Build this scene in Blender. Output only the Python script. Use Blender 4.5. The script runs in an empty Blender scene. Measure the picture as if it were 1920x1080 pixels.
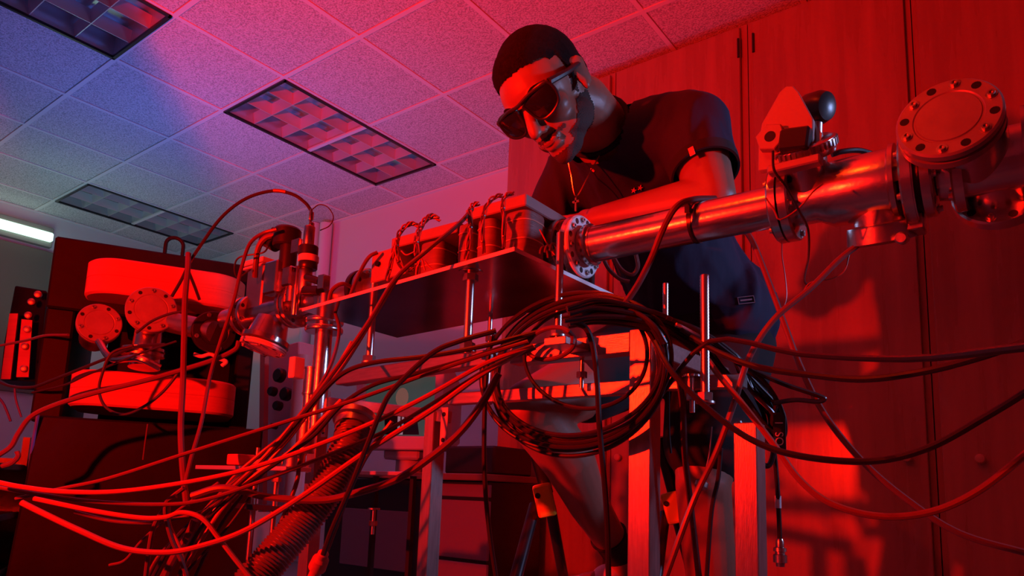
import bpy, math, random
from mathutils import Vector, Matrix
random.seed(7)
S = bpy.context.scene
COL = S.collection
PI = math.pi
# ---------------------------------------------------------------- camera
F_PX, YAW, PIT, ROLL, CX, CY = 1327.4, .65529, .15487, .03684, 953.0, 715.0
CAMZ, CEIL = 0.60, 2.774
RM = (Matrix.Rotation(YAW, 3, 'Z') @ Matrix.Rotation(PI/2+PIT, 3, 'X') @ Matrix.Rotation(ROLL, 3, 'Z'))
cd = bpy.data.cameras.new('camera'); cam = bpy.data.objects.new('camera', cd); COL.objects.link(cam)
cam.matrix_world = Matrix.Translation((0, 0, CAMZ)) @ RM.to_4x4()
cd.sensor_width = 36; cd.lens = F_PX/1920*36
cd.shift_x = (960-CX)/1920; cd.shift_y = (CY-540)/1920
cd.clip_start = .02
S.camera = cam
# ---------------------------------------------------------------- light and exposure
S.view_settings.view_transform = 'Standard'; S.view_settings.look = 'None'
S.view_settings.exposure = 0.0; S.view_settings.gamma = 1.0; S.view_settings.use_curve_mapping = False
W = bpy.data.worlds.new('World'); S.world = W; W.use_nodes = True
W.node_tree.nodes['Background'].inputs[0].default_value = (.3, .02, .08, 1)
W.node_tree.nodes['Background'].inputs[1].default_value = .01
def lamp(name, kind, loc, target, power, color, size=.3, **kw):
    l = bpy.data.lights.new(name, kind); o = bpy.data.objects.new(name, l); COL.objects.link(o)
    l.energy = power; l.color = color
    if kind == 'AREA': l.size = size
    else: l.shadow_soft_size = size
    for k, v in kw.items(): setattr(l, k, v)
    o.location = loc
    o.rotation_euler = (Vector(target)-Vector(loc)).to_track_quat('-Z', 'Y').to_euler()
    return o
#LIGHTS
RED = (1, .0055, .0006)
lamp('red_key_lamp', 'SPOT', (-1.20, -.62, 1.0), (-1.75, 1.9, 1.95), 300, RED, .02, spot_size=2.15, spot_blend=.6)
lamp('red_ceiling_fill', 'SPOT', (-1.20, -.64, 1.08), (-1.8, .6, 2.77), 330, RED, .012, spot_size=1.75, spot_blend=.75)  # added spot beside the key, there to brighten the ceiling
lamp('red_high_lamp', 'SPOT', (-.75, -.15, 2.25), (-.55, 1.1, 1.0), 26, (1, .030, .001), .008, spot_size=1.0, spot_blend=.6)
lamp('pale_side_lamp', 'AREA', (1.7, 2.2, 1.45), (-.6, 1.1, 1.1), 4.0, (.38, .50, 1), .25, spread=1.1)
lamp('blue_ceiling_wash', 'AREA', (-3.9, 1.9, 1.0), (-4.1, 1.7, 2.77), 10, (.06, .20, 1), .5, spread=2.5)
lamp('pale_green_wash', 'AREA', (-5.6, 1.8, 1.6), (-5.8, 2.5, 2.77), 3.2, (.5, .95, .8), .5)
lamp('violet_far_wash', 'AREA', (-3.0, 2.75, .9), (-2.2, 2.1, 2.77), 3.2, (.30, .34, 1), .4, spread=2.6)  # added fill tinting far wall and ceiling, no fixture stands there
#ENDLIGHTS
# ---------------------------------------------------------------- points from the camera's measurement
def ray(px, py): return RM @ Vector(((px-CX)/F_PX, -(py-CY)/F_PX, -1.0))
def at(px, py, d=None, x=None, y=None, z=None):
    v = ray(px, py)
    t = d if d is not None else x/v.x if x is not None else y/v.y if y is not None else (z-CAMZ)/v.z
    q = v*t; q.z += CAMZ; return q
# ---------------------------------------------------------------- materials
MATS = {}
def mat(name, col, rough=.5, metal=0., bump=0., bscale=60., var=0., vscale=12., stretch=(1, 1, 1), emit=None, es=1., coat=0., spec=.5, bdist=.002, trans=0., alpha=1.):
    if name in MATS: return MATS[name]
    m = bpy.data.materials.new(name); m.use_nodes = True; nt = m.node_tree; b = nt.nodes['Principled BSDF']
    b.inputs['Base Color'].default_value = (*col, 1); b.inputs['Roughness'].default_value = rough
    b.inputs['Metallic'].default_value = metal; b.inputs['Specular IOR Level'].default_value = spec
    b.inputs['Coat Weight'].default_value = coat; b.inputs['Transmission Weight'].default_value = trans
    if emit: b.inputs['Emission Color'].default_value = (*emit, 1); b.inputs['Emission Strength'].default_value = es
    if bump or var:
        tc = nt.nodes.new('ShaderNodeTexCoord'); mp = nt.nodes.new('ShaderNodeMapping'); mp.inputs['Scale'].default_value = stretch
        nt.links.new(tc.outputs['Object'], mp.inputs['Vector'])
    if var:
        n = nt.nodes.new('ShaderNodeTexNoise'); n.inputs['Scale'].default_value = vscale; n.inputs['Detail'].default_value = 6
        nt.links.new(mp.outputs[0], n.inputs['Vector'])
        r = nt.nodes.new('ShaderNodeValToRGB'); r.color_ramp.elements[0].position = .3; r.color_ramp.elements[1].position = .7
        r.color_ramp.elements[0].color = (*[c*(1-var) for c in col], 1); r.color_ramp.elements[1].color = (*[min(1, c*(1+var)) for c in col], 1)
        nt.links.new(n.outputs[0], r.inputs[0]); nt.links.new(r.outputs[0], b.inputs['Base Color'])
        mr = nt.nodes.new('ShaderNodeMapRange'); mr.inputs[3].default_value = max(.03, rough-.12*var*2); mr.inputs[4].default_value = rough+.12*var*2
        nt.links.new(n.outputs[0], mr.inputs[0]); nt.links.new(mr.outputs[0], b.inputs['Roughness'])
    if bump:
        n2 = nt.nodes.new('ShaderNodeTexNoise'); n2.inputs['Scale'].default_value = bscale; n2.inputs['Detail'].default_value = 4
        nt.links.new(mp.outputs[0], n2.inputs['Vector'])
        bp = nt.nodes.new('ShaderNodeBump'); bp.inputs['Strength'].default_value = bump; bp.inputs['Distance'].default_value = bdist
        nt.links.new(n2.outputs[0], bp.inputs['Height']); nt.links.new(bp.outputs[0], b.inputs['Normal'])
    MATS[name] = m; return m
steel = mat('stainless_steel', (.60, .54, .50), .24, 1, bump=.15, bscale=90, var=.10, vscale=25)
steel_dull = mat('dull_steel', (.48, .44, .41), .36, 1, bump=.2, bscale=120, var=.15, vscale=20)
alu = mat('brushed_aluminium', (.42, .38, .36), .30, .85, bump=.35, bscale=60, var=.12, vscale=20, stretch=(1, 12, 12), bdist=.0008)
alu_v = mat('brushed_aluminium_upright', (.42, .38, .36), .30, .8, bump=.35, bscale=60, var=.12, vscale=20, stretch=(12, 12, 1), bdist=.0008)
plate_m = mat('polished_plate', (.62, .6, .6), .16, 1, bump=.12, bscale=14, var=.12, vscale=9)
iron = mat('black_iron', (.010, .008, .008), .55, .0, spec=.12, bump=.25, bscale=50, var=.3, vscale=9)
coil_m = mat('coil_wrap', (.52, .13, .09), .62, 0, bump=.35, bscale=30, var=.08, vscale=14, stretch=(.2, .2, 6))
barrel_m = mat('coil_barrel_wrap', (.18, .08, .07), .48, 0, bump=.3, bscale=80, var=.15, vscale=30, stretch=(1, 1, 6))
yoke_m = mat('painted_yoke', (.28, .16, .15), .5, 0, bump=.1, bscale=60, var=.1)
blackp = mat('black_plastic', (.02, .02, .022), .35, 0, bump=.1, bscale=80)
blackm = mat('black_metal', (.03, .03, .033), .3, .4)
rubber = mat('black_rubber', (.030, .022, .022), .34, 0, spec=.5)
redcab = mat('red_cable_jacket', (.13, .03, .03), .36, 0, spec=.5)
orangecab = mat('orange_cable_jacket', (.38, .07, .04), .4, 0)
whitecab = mat('pale_cable_jacket', (.6, .58, .6), .35, 0)
bluecab = mat('blue_cable_jacket', (.08, .15, .6), .35, 0)
woodm = mat('cabinet_wood', (.38, .20, .12), .28, 0, bump=.25, bscale=8, var=.16, vscale=3.0, stretch=(6, 6, .5), coat=.25)
wallm = mat('painted_wall', (.72, .70, .72), .75, 0, bump=.1, bscale=120)
floorm = mat('floor_tiles_grey', (.25, .25, .26), .35, 0, var=.15, vscale=5)
tilem = None
navy = mat('navy_cloth', (.016, .014, .05), .85, 0, bump=.6, bscale=9, bdist=.012, stretch=(1, 1, .45))
blackcloth = mat('black_cloth', (.012, .011, .014), .9, 0, bump=.4, bscale=10, bdist=.008)
skin = mat('brown_skin', (.30, .13, .085), .44, 0, bump=.25, bscale=220, var=.06, vscale=18, bdist=.0006)
hairm = mat('short_black_hair', (.010, .007, .007), .9, 0, spec=.15, var=.5, vscale=160, bump=1., bscale=420, bdist=.003)
glass_b = mat('dark_lens', (.012, .01, .012), .08, 0, spec=.6)
yellowp = mat('yellow_plastic', (.85, .55, .03), .4, 0)
goldm = mat('gold_chain', (.9, .65, .3), .25, 1)
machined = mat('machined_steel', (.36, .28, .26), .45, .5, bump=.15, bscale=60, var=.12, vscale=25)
whitep = mat('white_plastic', (.75, .75, .78), .45, 0)
brownwall = mat('olive_board', (.20, .17, .13), .8, 0, bump=.2, bscale=80)
# ---------------------------------------------------------------- mesh builder
class MB:
    def __init__(s): s.v = []; s.f = []; s.sm = []
    def add(s, vs, fs, smooth=True):
        n = len(s.v); s.v += [Vector(v) for v in vs]
        for f in fs: s.f.append(tuple(i+n for i in f)); s.sm.append(smooth)
        return s
    def box(s, c, size, R=None):
        R = R or Matrix.Identity(3); h = Vector(size)/2; c = Vector(c)
        vs = [c + R @ Vector((a*h.x, b*h.y, d*h.z)) for a in (-1, 1) for b in (-1, 1) for d in (-1, 1)]
        return s.add(vs, [(0, 1, 3, 2), (4, 6, 7, 5), (0, 4, 5, 1), (2, 3, 7, 6), (0, 2, 6, 4), (1, 5, 7, 3)], False)
    def hexa(s, b4, t4):
        return s.add(list(b4)+list(t4), [(3, 2, 1, 0), (4, 5, 6, 7), (0, 1, 5, 4), (1, 2, 6, 5), (2, 3, 7, 6), (3, 0, 4, 7)], False)
    def prism(s, pts, ext):
        n = len(pts); e = Vector(ext); a = [Vector(p) for p in pts]
        return s.add(a+[p+e for p in a], [tuple(range(n))[::-1], tuple(range(n, 2*n))]+[(i, (i+1) % n, n+(i+1) % n, n+i) for i in range(n)], False)
    def lathe(s, o, ax, prof, seg=32, cap=True):
        # prof: list of (distance along axis, radius)
        ax = Vector(ax).normalized(); u = ax.orthogonal().normalized(); w = ax.cross(u); o = Vector(o)
        vs = []; 
        for (t, r) in prof:
            for k in range(seg):
                a = 2*PI*k/seg; vs.append(o+ax*t+(u*math.cos(a)+w*math.sin(a))*r)
        fs = [(i*seg+k, i*seg+(k+1) % seg, (i+1)*seg+(k+1) % seg, (i+1)*seg+k) for i in range(len(prof)-1) for k in range(seg)]
        if cap: fs += [tuple(range(seg))[::-1], tuple(range((len(prof)-1)*seg, len(prof)*seg))]
        return s.add(vs, fs)
    def cyl(s, a, b, r, r2=None, seg=20):
        a = Vector(a); b = Vector(b); return s.lathe(a, b-a, [(0, r), ((b-a).length, r if r2 is None else r2)], seg)
    def tube(s, pts, r, seg=8, closed=False):
        pts = [Vector(p) for p in pts]; n = len(pts); vs = []; u = None
        for i, p in enumerate(pts):
            t = (pts[min(i+1, n-1)]-pts[max(i-1, 0)]) if not closed else pts[(i+1) % n]-pts[i-1]
            if t.length < 1e-9: t = Vector((0, 0, 1))
            t.normalize()
            u = t.orthogonal() if u is None else u-t*u.dot(t)
            if u.length < 1e-6: u = t.orthogonal()
            u.normalize(); w = t.cross(u); rr = r(i/(n-1)) if callable(r) else r
            for k in range(seg):
                a = 2*PI*k/seg; vs.append(p+(u*math.cos(a)+w*math.sin(a))*rr)
        m = n if closed else n-1
        fs = [(i*seg+k, i*seg+(k+1) % seg, ((i+1) % n)*seg+(k+1) % seg, ((i+1) % n)*seg+k) for i in range(m) for k in range(seg)]
        if not closed: fs += [tuple(range(seg))[::-1], tuple(range((n-1)*seg, n*seg))]
        return s.add(vs, fs)
    def ell(s, c, r, R=None, seg=20, rings=12):
        R = R or Matrix.Identity(3); c = Vector(c); vs = []
        for i in range(rings+1):
            th = PI*i/rings
            for k in range(seg):
                a = 2*PI*k/seg; th2 = min(max(th, 1e-3), PI-1e-3)
                vs.append(c+R @ Vector((r[0]*math.sin(th2)*math.cos(a), r[1]*math.sin(th2)*math.sin(a), r[2]*math.cos(th2))))
        fs = [(i*seg+k, (i+1)*seg+k, (i+1)*seg+(k+1) % seg, i*seg+(k+1) % seg) for i in range(rings) for k in range(seg)]
        fs += [tuple(range(seg)), tuple(range(rings*seg, (rings+1)*seg))[::-1]]
        return s.add(vs, fs)
    def caps(s, a, b, ra, rb, seg=20):
        a = Vector(a); b = Vector(b); s.ell(a, (ra,)*3, seg=seg); s.ell(b, (rb,)*3, seg=seg); return s.cyl(a, b, ra, rb, seg)
    def mesh(s, name, m, off=None, bevel=0):
        me = bpy.data.meshes.new(name); off = off or Vector()
        me.from_pydata([v-off for v in s.v], [], s.f)
        if m: me.materials.append(m)
        for p, k in zip(me.polygons, s.sm): p.use_smooth = k
        me.update()
        if any(s.sm): me.set_sharp_from_angle(angle=.6)
        return me
    def build(s, name, m, parent=None, bevel=0, label=None, kind=None, seg=1):
        off = base_of(parent) if parent else Vector()
        me = s.mesh(name, m, off); o = bpy.data.objects.new(name, me); COL.objects.link(o)
        if parent: o.parent = parent
        if bevel:
            b = o.modifiers.new('Bevel', 'BEVEL'); b.width = bevel; b.segments = seg; b.limit_method = 'ANGLE'; b.angle_limit = .7; b.harden_normals = False
        if label: o['label'] = label
        if kind: o['kind'] = kind
        return o
BASE = {}
def base_of(o):
    while o.parent: o = o.parent
    return BASE.get(o.name, Vector(o.location))
def thing(name, label, cat, loc=(0, 0, 0), group=None):
    o = bpy.data.objects.new(name, None); COL.objects.link(o); o.location = loc; o.empty_display_size = .05
    BASE[o.name] = Vector(loc); o['label'] = label; o['category'] = cat
    if group: o['group'] = group
    return o
def tag(o, label, cat, group=None):
    o['label'] = label; o['category'] = cat
    if group: o['group'] = group
    # put the origin at the lowest point of the mesh
    return o
def struct(o): o['kind'] = 'structure'; return o
def frame(n, up=(0, 0, 1)):
    n = Vector(n).normalized(); u = Vector(up).cross(n)
    u = u.normalized() if u.length > 1e-4 else n.orthogonal().normalized()
    return u, n.cross(u), n
def catmull(P, n=8):
    P = [Vector(p) for p in P]; Q = [P[0]*2-P[1]]+P+[P[-1]*2-P[-2]]; out = []
    for i in range(1, len(Q)-2):
        a, b, c, d = Q[i-1], Q[i], Q[i+1], Q[i+2]
        for k in range(n):
            t = k/n; out.append(.5*((2*b)+(c-a)*t+(2*a-5*b+4*c-d)*t*t+(3*b-a-3*c+d)*t**3))
    out.append(P[-1]); return out
# ================================================================ ROOM
XL, XR, YB, YF = -6.62, 2.6, 3.565, -2.2
fl = struct(MB().box(((XL+XR)/2, (YB+YF)/2, -.05), (XR-XL+.4, YB-YF+.4, .1)).build('floor', floorm))
ceil = struct(MB().box(((XL+XR)/2, (YB+YF)/2, CEIL+.16), (XR-XL+.4, YB-YF+.4, .06)).build('ceiling', wallm))
struct(MB().box((XL-.06, (YB+YF)/2, 1.45), (.12, YB-YF+.4, 2.9)).build('wall_left', wallm))
struct(MB().box((XR+.06, (YB+YF)/2, 1.45), (.12, YB-YF+.4, 2.9)).build('wall_right', wallm))
struct(MB().box(((XL+XR)/2, YB+.06, 1.45), (XR-XL, .12, 2.9)).build('wall_far', wallm))
struct(MB().box(((XL+XR)/2, YF-.06, 1.45), (XR-XL, .12, 2.9)).build('wall_near', wallm))
# ceiling tile material: fissured mineral fibre
def tile_mat():
    m = mat('mineral_fibre_tile', (.74, .73, .74), .9); nt = m.node_tree; b = nt.nodes['Principled BSDF']
    ge = nt.nodes.new('ShaderNodeNewGeometry')
    n = nt.nodes.new('ShaderNodeTexNoise'); n.inputs['Scale'].default_value = 120; n.inputs['Detail'].default_value = 3; n.inputs['Distortion'].default_value = .6
    nt.links.new(ge.outputs['Position'], n.inputs['Vector'])
    r = nt.nodes.new('ShaderNodeValToRGB'); r.color_ramp.elements[0].position = .38; r.color_ramp.elements[1].position = .56
    r.color_ramp.elements[0].color = (.44, .43, .44, 1); r.color_ramp.elements[1].color = (.80, .78, .80, 1)
    nt.links.new(n.outputs[0], r.inputs[0]); nt.links.new(r.outputs[0], b.inputs['Base Color'])
    bp = nt.nodes.new('ShaderNodeBump'); bp.inputs['Strength'].default_value = .9; bp.inputs['Distance'].default_value = .006
    nt.links.new(n.outputs[0], bp.inputs['Height']); nt.links.new(bp.outputs[0], b.inputs['Normal'])
    return m
tilem = tile_mat()
gridm = mat('white_t_bar', (.82, .8, .82), .45)
GX, GY, T = -3.1726, 1.424, .61          # tile lattice measured from the photograph
FIX = [(-3.1726-.61, 2.034, 'recessed ceiling light with a white louvre over the red electromagnet side, middle of the ceiling', 'red'),
       (-3.1726-.61, .204, 'recessed ceiling light cut by the top left corner of the photo', ''),
       (GX-.61*5, 2.034, 'dim recessed ceiling light nearest the left wall', '')]
fixcells = set()
for (fx, fy, *_r) in FIX:
    i0 = round((fy-GY)/T); j0 = round((GX-fx)/T)
    fixcells |= {(j0-1, i0), (j0-1, i0+1)}
tmesh = None
gap = .012
for j in range(-8, 6):
    for i in range(-3, 4):
        if (j, i) in fixcells: continue
        x1 = GX-j*T; x0 = x1-T; y0 = GY+i*T; y1 = y0+T
        x0 = max(x0, XL); y1 = min(y1, YB)
        if x1-x0 < .05 or y1-y0 < .05: continue
        full = (x1-x0 > T-.001 and y1-y0 > T-.001)
        if full and tmesh:
            o = bpy.data.objects.new('ceiling_tile', tmesh); COL.objects.link(o)
        else:
            cx_, cy_ = (x0+x1)/2, (y0+y1)/2
            b = MB(); w, h = (x1-x0)-2*gap+.004, (y1-y0)-2*gap+.004; z0 = .006; e = .006
            b.hexa([(-w/2, -h/2, .02), (w/2, -h/2, .02), (w/2, h/2, .02), (-w/2, h/2, .02)],
                   [(-w/2+e, -h/2+e, z0), (w/2-e, -h/2+e, z0), (w/2-e, h/2-e, z0), (-w/2+e, h/2-e, z0)])
            me = b.mesh('ceiling_tile', tilem)
            for p in me.polygons: p.use_smooth = False
            if full: tmesh = me
            o = bpy.data.objects.new('ceiling_tile', me); COL.objects.link(o)
        o.parent = ceil; o.location = ((x0+x1)/2, (y0+y1)/2, CEIL-.003)
for i in range(-3, 4):          # main runners (along x cross lines) and cross tees
    y = GY+i*T
    if y < YB: MB().box(((XL+XR)/2, y, CEIL+.004), (XR-XL, .024, .012)).build('ceiling_runner', gridm, ceil)
for j in range(-9, 6):
    x = GX-j*T
    y0 = GY-3*T
    b = MB().box((x, (y0+YB)/2, CEIL+.0045), (.024, YB-y0, .011)); b.build('ceiling_runner', gridm, ceil)
struct(MB().box((XL+.012, (YB+YF)/2, CEIL-.006), (.024, YB-YF, .012)).build('trim_1', gridm))
struct(MB().box(((XL+XR)/2, YB-.012, CEIL-.006), (XR-XL, .024, .012)).build('trim_2', gridm))
# recessed lights
louv = mat('louvre_white', (.66, .66, .68), .28, .35); pan = mat('light_pan', (.55, .55, .58), .22, .5)
for n, (fx, fy, lab, _c) in enumerate(FIX):
    labs = ['recessed ceiling light with a white louvre, fully in view, above the electromagnet and the valve',
            'recessed ceiling light cut off by the top left corner of the photo',
            'dim recessed ceiling light nearest the left wall']
    w, h = T, 2*T; t = thing('ceiling_light', labs[n], 'ceiling light', (fx+w/2, fy+h/2, CEIL), 'recessed ceiling lights')
    b = MB(); e = .016; z = CEIL-.004
    for (cx_, cy_, sx, sy) in ((fx+w/2, fy+e/2+.006, w-.012, e), (fx+w/2, fy+h-e/2-.006, w-.012, e), (fx+e/2+.006, fy+h/2, e, h-.02), (fx+w-e/2-.006, fy+h/2, e, h-.02)):
        b.box((cx_, cy_, z), (sx, sy, .014))
    b.build('frame', blackm, t)
    b = MB(); b.box((fx+w/2, fy+h/2, CEIL+.115), (w-.03, h-.03, .006))
    for sx in (-1, 1): b.box((fx+w/2+sx*(w/2-.018), fy+h/2, CEIL+.058), (.004, h-.036, .115))
    for sy in (-1, 1): b.box((fx+w/2, fy+h/2+sy*(h/2-.018), CEIL+.058), (w-.036, .004, .115))
    b.build('reflector', pan, t)
    for k in range(1, 3):
        x = fx+w*k/3; bl = MB()
        bl.hexa([(x-.012, fy+.02, CEIL+.07), (x+.012, fy+.02, CEIL+.07), (x+.012, fy+h-.02, CEIL+.07), (x-.012, fy+h-.02, CEIL+.07)][::-1],
                [(x-.002, fy+.02, CEIL+.004), (x+.002, fy+.02, CEIL+.004), (x+.002, fy+h-.02, CEIL+.004), (x-.002, fy+h-.02, CEIL+.004)][::-1])
        bl.build('louvre_blade', louv, t)
    for k in range(1, 6):
        y = fy+h*k/6; bl = MB()
        bl.hexa([(fx+.02, y-.014, CEIL+.07), (fx+w-.02, y-.014, CEIL+.07), (fx+w-.02, y+.014, CEIL+.07), (fx+.02, y+.014, CEIL+.07)][::-1],
                [(fx+.02, y-.002, CEIL+.003), (fx+w-.02, y-.002, CEIL+.003), (fx+w-.02, y+.002, CEIL+.003), (fx+.02, y+.002, CEIL+.003)][::-1])
        bl.build('louvre_blade', louv, t)
    for k in range(3):
        x = fx+w*(k+.5)/3; MB().cyl((x, fy+.04, CEIL+.09), (x, fy+h-.04, CEIL+.09), .016, seg=12).build('tube_lamp', mat('frosted_tube', (.85, .85, .88), .2), t)
# left wall: strip light over an olive board
stripm = mat('lit_tube', (.8, 1, .9), .4, emit=(.62, 1, .82), es=1.5)
t = thing('strip_light', 'lit pale green strip light high on the left wall', 'light', (XL+.06, 1.2, 2.55))
MB().box((XL+.03, 1.0, 2.57), (.05, 2.36, .17)).build('housing', mat('strip_housing', (.3, .28, .25), .6), t, bevel=.004)
MB().box((XL+.075, 1.0, 2.565), (.05, 2.34, .075)).build('diffuser', stripm, t, bevel=.01)
brd = MB().box((XL+.02, 1.0, 1.85), (.04, 2.5, 1.2)).build('wall_board', brownwall, bevel=.004); tag(brd, 'dim olive brown board on the left wall under the strip light', 'board')
# ================================================================ CABINETS along the far side (front plane y = 2.93)
CYF = 2.93
def seam(px, py=300): return at(px, py, y=CYF).x
def cabinet(x0, x1, lab, doors, knobs, hinges):
    t = thing('storage_cabinet', lab, 'cabinet', ((x0+x1)/2, CYF+.3, 0), 'tall wooden storage cabinets')
    MB().box(((x0+x1)/2, CYF+.325, CEIL/2-.01), (x1-x0-.004, .6, CEIL-.03)).build('carcass', woodm, t)
    for (a, b) in doors:
        MB().box(((a+b)/2, CYF+.010, 1.42), (b-a-.006, .022, 2.62)).build('door', woodm, t, bevel=.002)
    for (kx, kz) in knobs:
        MB().lathe((kx, CYF, kz), (0, -1, 0), [(0, .007), (.014, .007), (.018, .014), (.026, .017), (.032, .013), (.034, .004)], 20).build('knob', mat('wood_knob', (.5, .28, .18), .35), t)
    for (hx, hz) in hinges:
        MB().box((hx, CYF-.004, hz), (.011, .006, .09)).cyl((hx, CYF-.008, hz-.045), (hx, CYF-.008, hz+.045), .005, seg=10).build('hinge', blackm, t)
    return t
s0, s1, s2, s3, s4, s5 = -2.32, -1.635, -.998, -.945, -.345, -.305
hz = at(1403, 85, y=CYF).z
cabinet(s0-.01, s1-.012, 'tall wooden cabinet half hidden behind the man, at the left end of the row', [(s0+.03, s1-.03)], [], [])
cabinet(s1-.012, (s2+s3)/2, 'tall wooden cabinet directly behind the man, its hinged edge right of his shoulder', [(s1+.004, s2)], [(-1.585, .775)], [(s2-.006, hz), (s2-.006, .55)])
cabinet((s2+s3)/2, (s4+s5)/2, 'tall wooden cabinet behind the beam pipe, with its hinges on the left', [(s3, s4)], [(-.41, .775)], [(s3+.008, hz), (s3+.008, .55)])
cabinet((s4+s5)/2, .31, 'tall wooden cabinet at the right edge of the photo with a round knob', [(s5, .29)], [(-.19, .77)], [])
cabinet(.31, .95, 'tall wooden cabinet outside the photo to the right', [(.33, .93)], [(.85, .775)], [])

# unseen box added beside the key lamp to shade a wedge of ceiling
nr = thing('ceiling_shade_blocker', 'unseen tall narrow box left of the camera, added to shade the ceiling', 'rack', (-1.69, -.295, 0))
Rr = Matrix.Rotation(math.radians(145.5), 3, 'Z')
MB().box(Vector((-1.69, -.295, .95)), (.16, .142, 1.90), Rr).build('cabinet', blackm, nr, bevel=.004)
for k in range(6): MB().box(Vector((-1.69, -.295, .3+k*.27))+Rr @ Vector((-.082, 0, 0)), (.006, .125, .22), Rr).build('blocker_panel', steel_dull, nr, bevel=.001)
# ================================================================ BEAM LINE (axis runs along x)
BY, BZ = 1.05, 1.043
def B(x, dy=0, dz=0): return Vector((x, BY+dy, BZ+dz))
def bolt_at(b, p, n, r=.0042, h=.005):
    n = Vector(n).normalized(); b.lathe(Vector(p), n, [(0, r*1.5), (.0012, r*1.5), (.0012, r), (h, r), (h, r*.55), (h*.5, r*.5)], 10)
def flange(t, c, n, r, th, tube=.0, nb=8, name='flange', m=None, bolts='joined', blank=False, rot=0, lab=None):
    """disc whose outer face is at c and looks along n; th thickness going back"""
    m = m or steel; n = Vector(n).normalized(); c = Vector(c); u, w, _ = frame(n)
    e = .0025; b = MB()
    if blank:
        ri = r*.62
        prof = [(-th, r), (-th*.9, r), (-th*.62, r), (-th*.60, r-.004), (-th*.42, r-.004), (-th*.40, r), (-e, r), (0, r-e), (0, ri+.003), (-.0012, ri+.0015), (-.0012, ri), (.0004, ri-.001), (.0006, .001)]
        b.lathe(c, n, prof, 48)
    else:
        b.lathe(c, n, [(-th, tube or .001), (-th, r), (-e, r), (0, r-e), (0, tube or .001)], 48, cap=False)
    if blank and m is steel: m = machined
    f = b.build(name, m, t, label=lab)
    bb = MB(); hb = MB()
    for k in range(nb):
        a = 2*PI*(k+.5)/nb+rot; p = c+(u*math.cos(a)+w*math.sin(a))*r*.83
        hb.lathe(p, n, [(-.0005, .0054), (.0003, .0054), (.0003, .0042)], 12)
        if k % 2 == 0 or bolts == 'all':
            if bolts == 'single': q = MB(); bolt_at(q, p, n); q.build('bolt', steel_dull, t)
            else: bolt_at(bb, p, n)
    hb.build('bolt_hole', blackm, f, kind='stuff')
    if bb.v: bb.build('bolt', steel_dull, t, kind='stuff')
    return f
# --- main pipe
pipe = thing('beam_pipe', 'long shiny steel beam pipe in front of the man, a flange at each end', 'pipe', B(-.5), 'beam line sections')
R0 = .0318
MB().lathe(B(-.640), (1, 0, 0), [(0, R0), (.335, R0)], 48).build('tube', steel, pipe)
MB().lathe(B(-.644), (1, 0, 0), [(0, R0+.001), (.010, R0+.006), (.018, R0+.006), (.020, R0+.001), (.024, R0+.001)], 48).build('weld_collar', steel, pipe)
flange(pipe, B(-.645), (1, 0, 0), .0572, .006, R0, 16, bolts='single', m=mat('satin_flange_face', (.75, .75, .78), .45, .15), lab='flange with blue-lit face and bolt holes')
flange(pipe, B(-.664), (-1, 0, 0), .0572, .012, R0, 8, bolts='joined')
flange(pipe, B(-.306), (-1, 0, 0), .0572, .013, R0, 8)
MB().lathe(B(-.437), (1, 0, 0), [(0, R0+.0015), (.007, R0+.0015)], 40).box(B(-.4335, -.0335, .012), (.008, .008, .014)).build('hose_clamp', blackm, pipe)
# coupling between magnets and the pipe
cpl = thing('pipe_coupling', 'short dark flanged coupling between the right hand magnet and the beam pipe', 'pipe', B(-.69), 'beam line sections')
flange(cpl, B(-.678), (1, 0, 0), .0572, .013, .02, 8)
MB().lathe(B(-.78), (1, 0, 0), [(0, .022), (.09, .022)], 32).build('tube', steel_dull, cpl)
# --- valve body with bracket
vb = thing('valve_chamber', 'wide steel chamber carrying a pointed bracket, right of the beam pipe', 'vacuum chamber', B(-.22), 'beam line sections')
flange(vb, B(-.276), (1, 0, 0), .0572, .014, .03, 8)
R1 = .047
MB().lathe(B(-.276), (1, 0, 0), [(0, .036), (.03, .036), (.05, R1), (.125, R1), (.128, R1+.005), (.134, R1+.005)], 48).build('body', steel, vb)
flange(vb, B(-.134), (-1, 0, 0), .066, .014, .03, 12)
# upper port under the bracket, leaning toward the camera
n1 = Vector((0, -math.cos(math.radians(52)), math.sin(math.radians(52))))
pc = B(-.255)
MB().lathe(pc, n1, [(0, .030), (.062, .030), (.062, .043), (.070, .046), (.082, .046), (.084, .042)], 40).build('port', steel, vb)
rg = MB(); u1, w1, _ = frame(n1)
for k in range(40):
    a = 2*PI*k/40; p = pc+n1*.076+(u1*math.cos(a)+w1*math.sin(a))*.0468
    rg.box(p, (.003, .003, .010), Matrix((u1*math.cos(a)+w1*math.sin(a), w1*math.cos(a)-u1*math.sin(a), n1)).transposed())
rg.build('knurl', steel_dull, vb, kind='stuff')
# lower port with a motor block
n1d = Vector((0, .35, -.93)).normalized(); pd = B(-.170)
MB().lathe(pd, n1d, [(0, .033), (.052, .033), (.054, .043), (.078, .045), (.082, .03)], 36).build('lower_port', steel_dull, vb)
MB().box(pd+n1d*.07+Vector((.045, -.01, .012)), (.022, .03, .04)).cyl(pd+n1d*.075+Vector((.03, -.02, -.012)), pd+n1d*.075+Vector((.03, -.045, -.018)), .008).build('connector_block', steel_dull, vb, bevel=.002)
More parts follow.
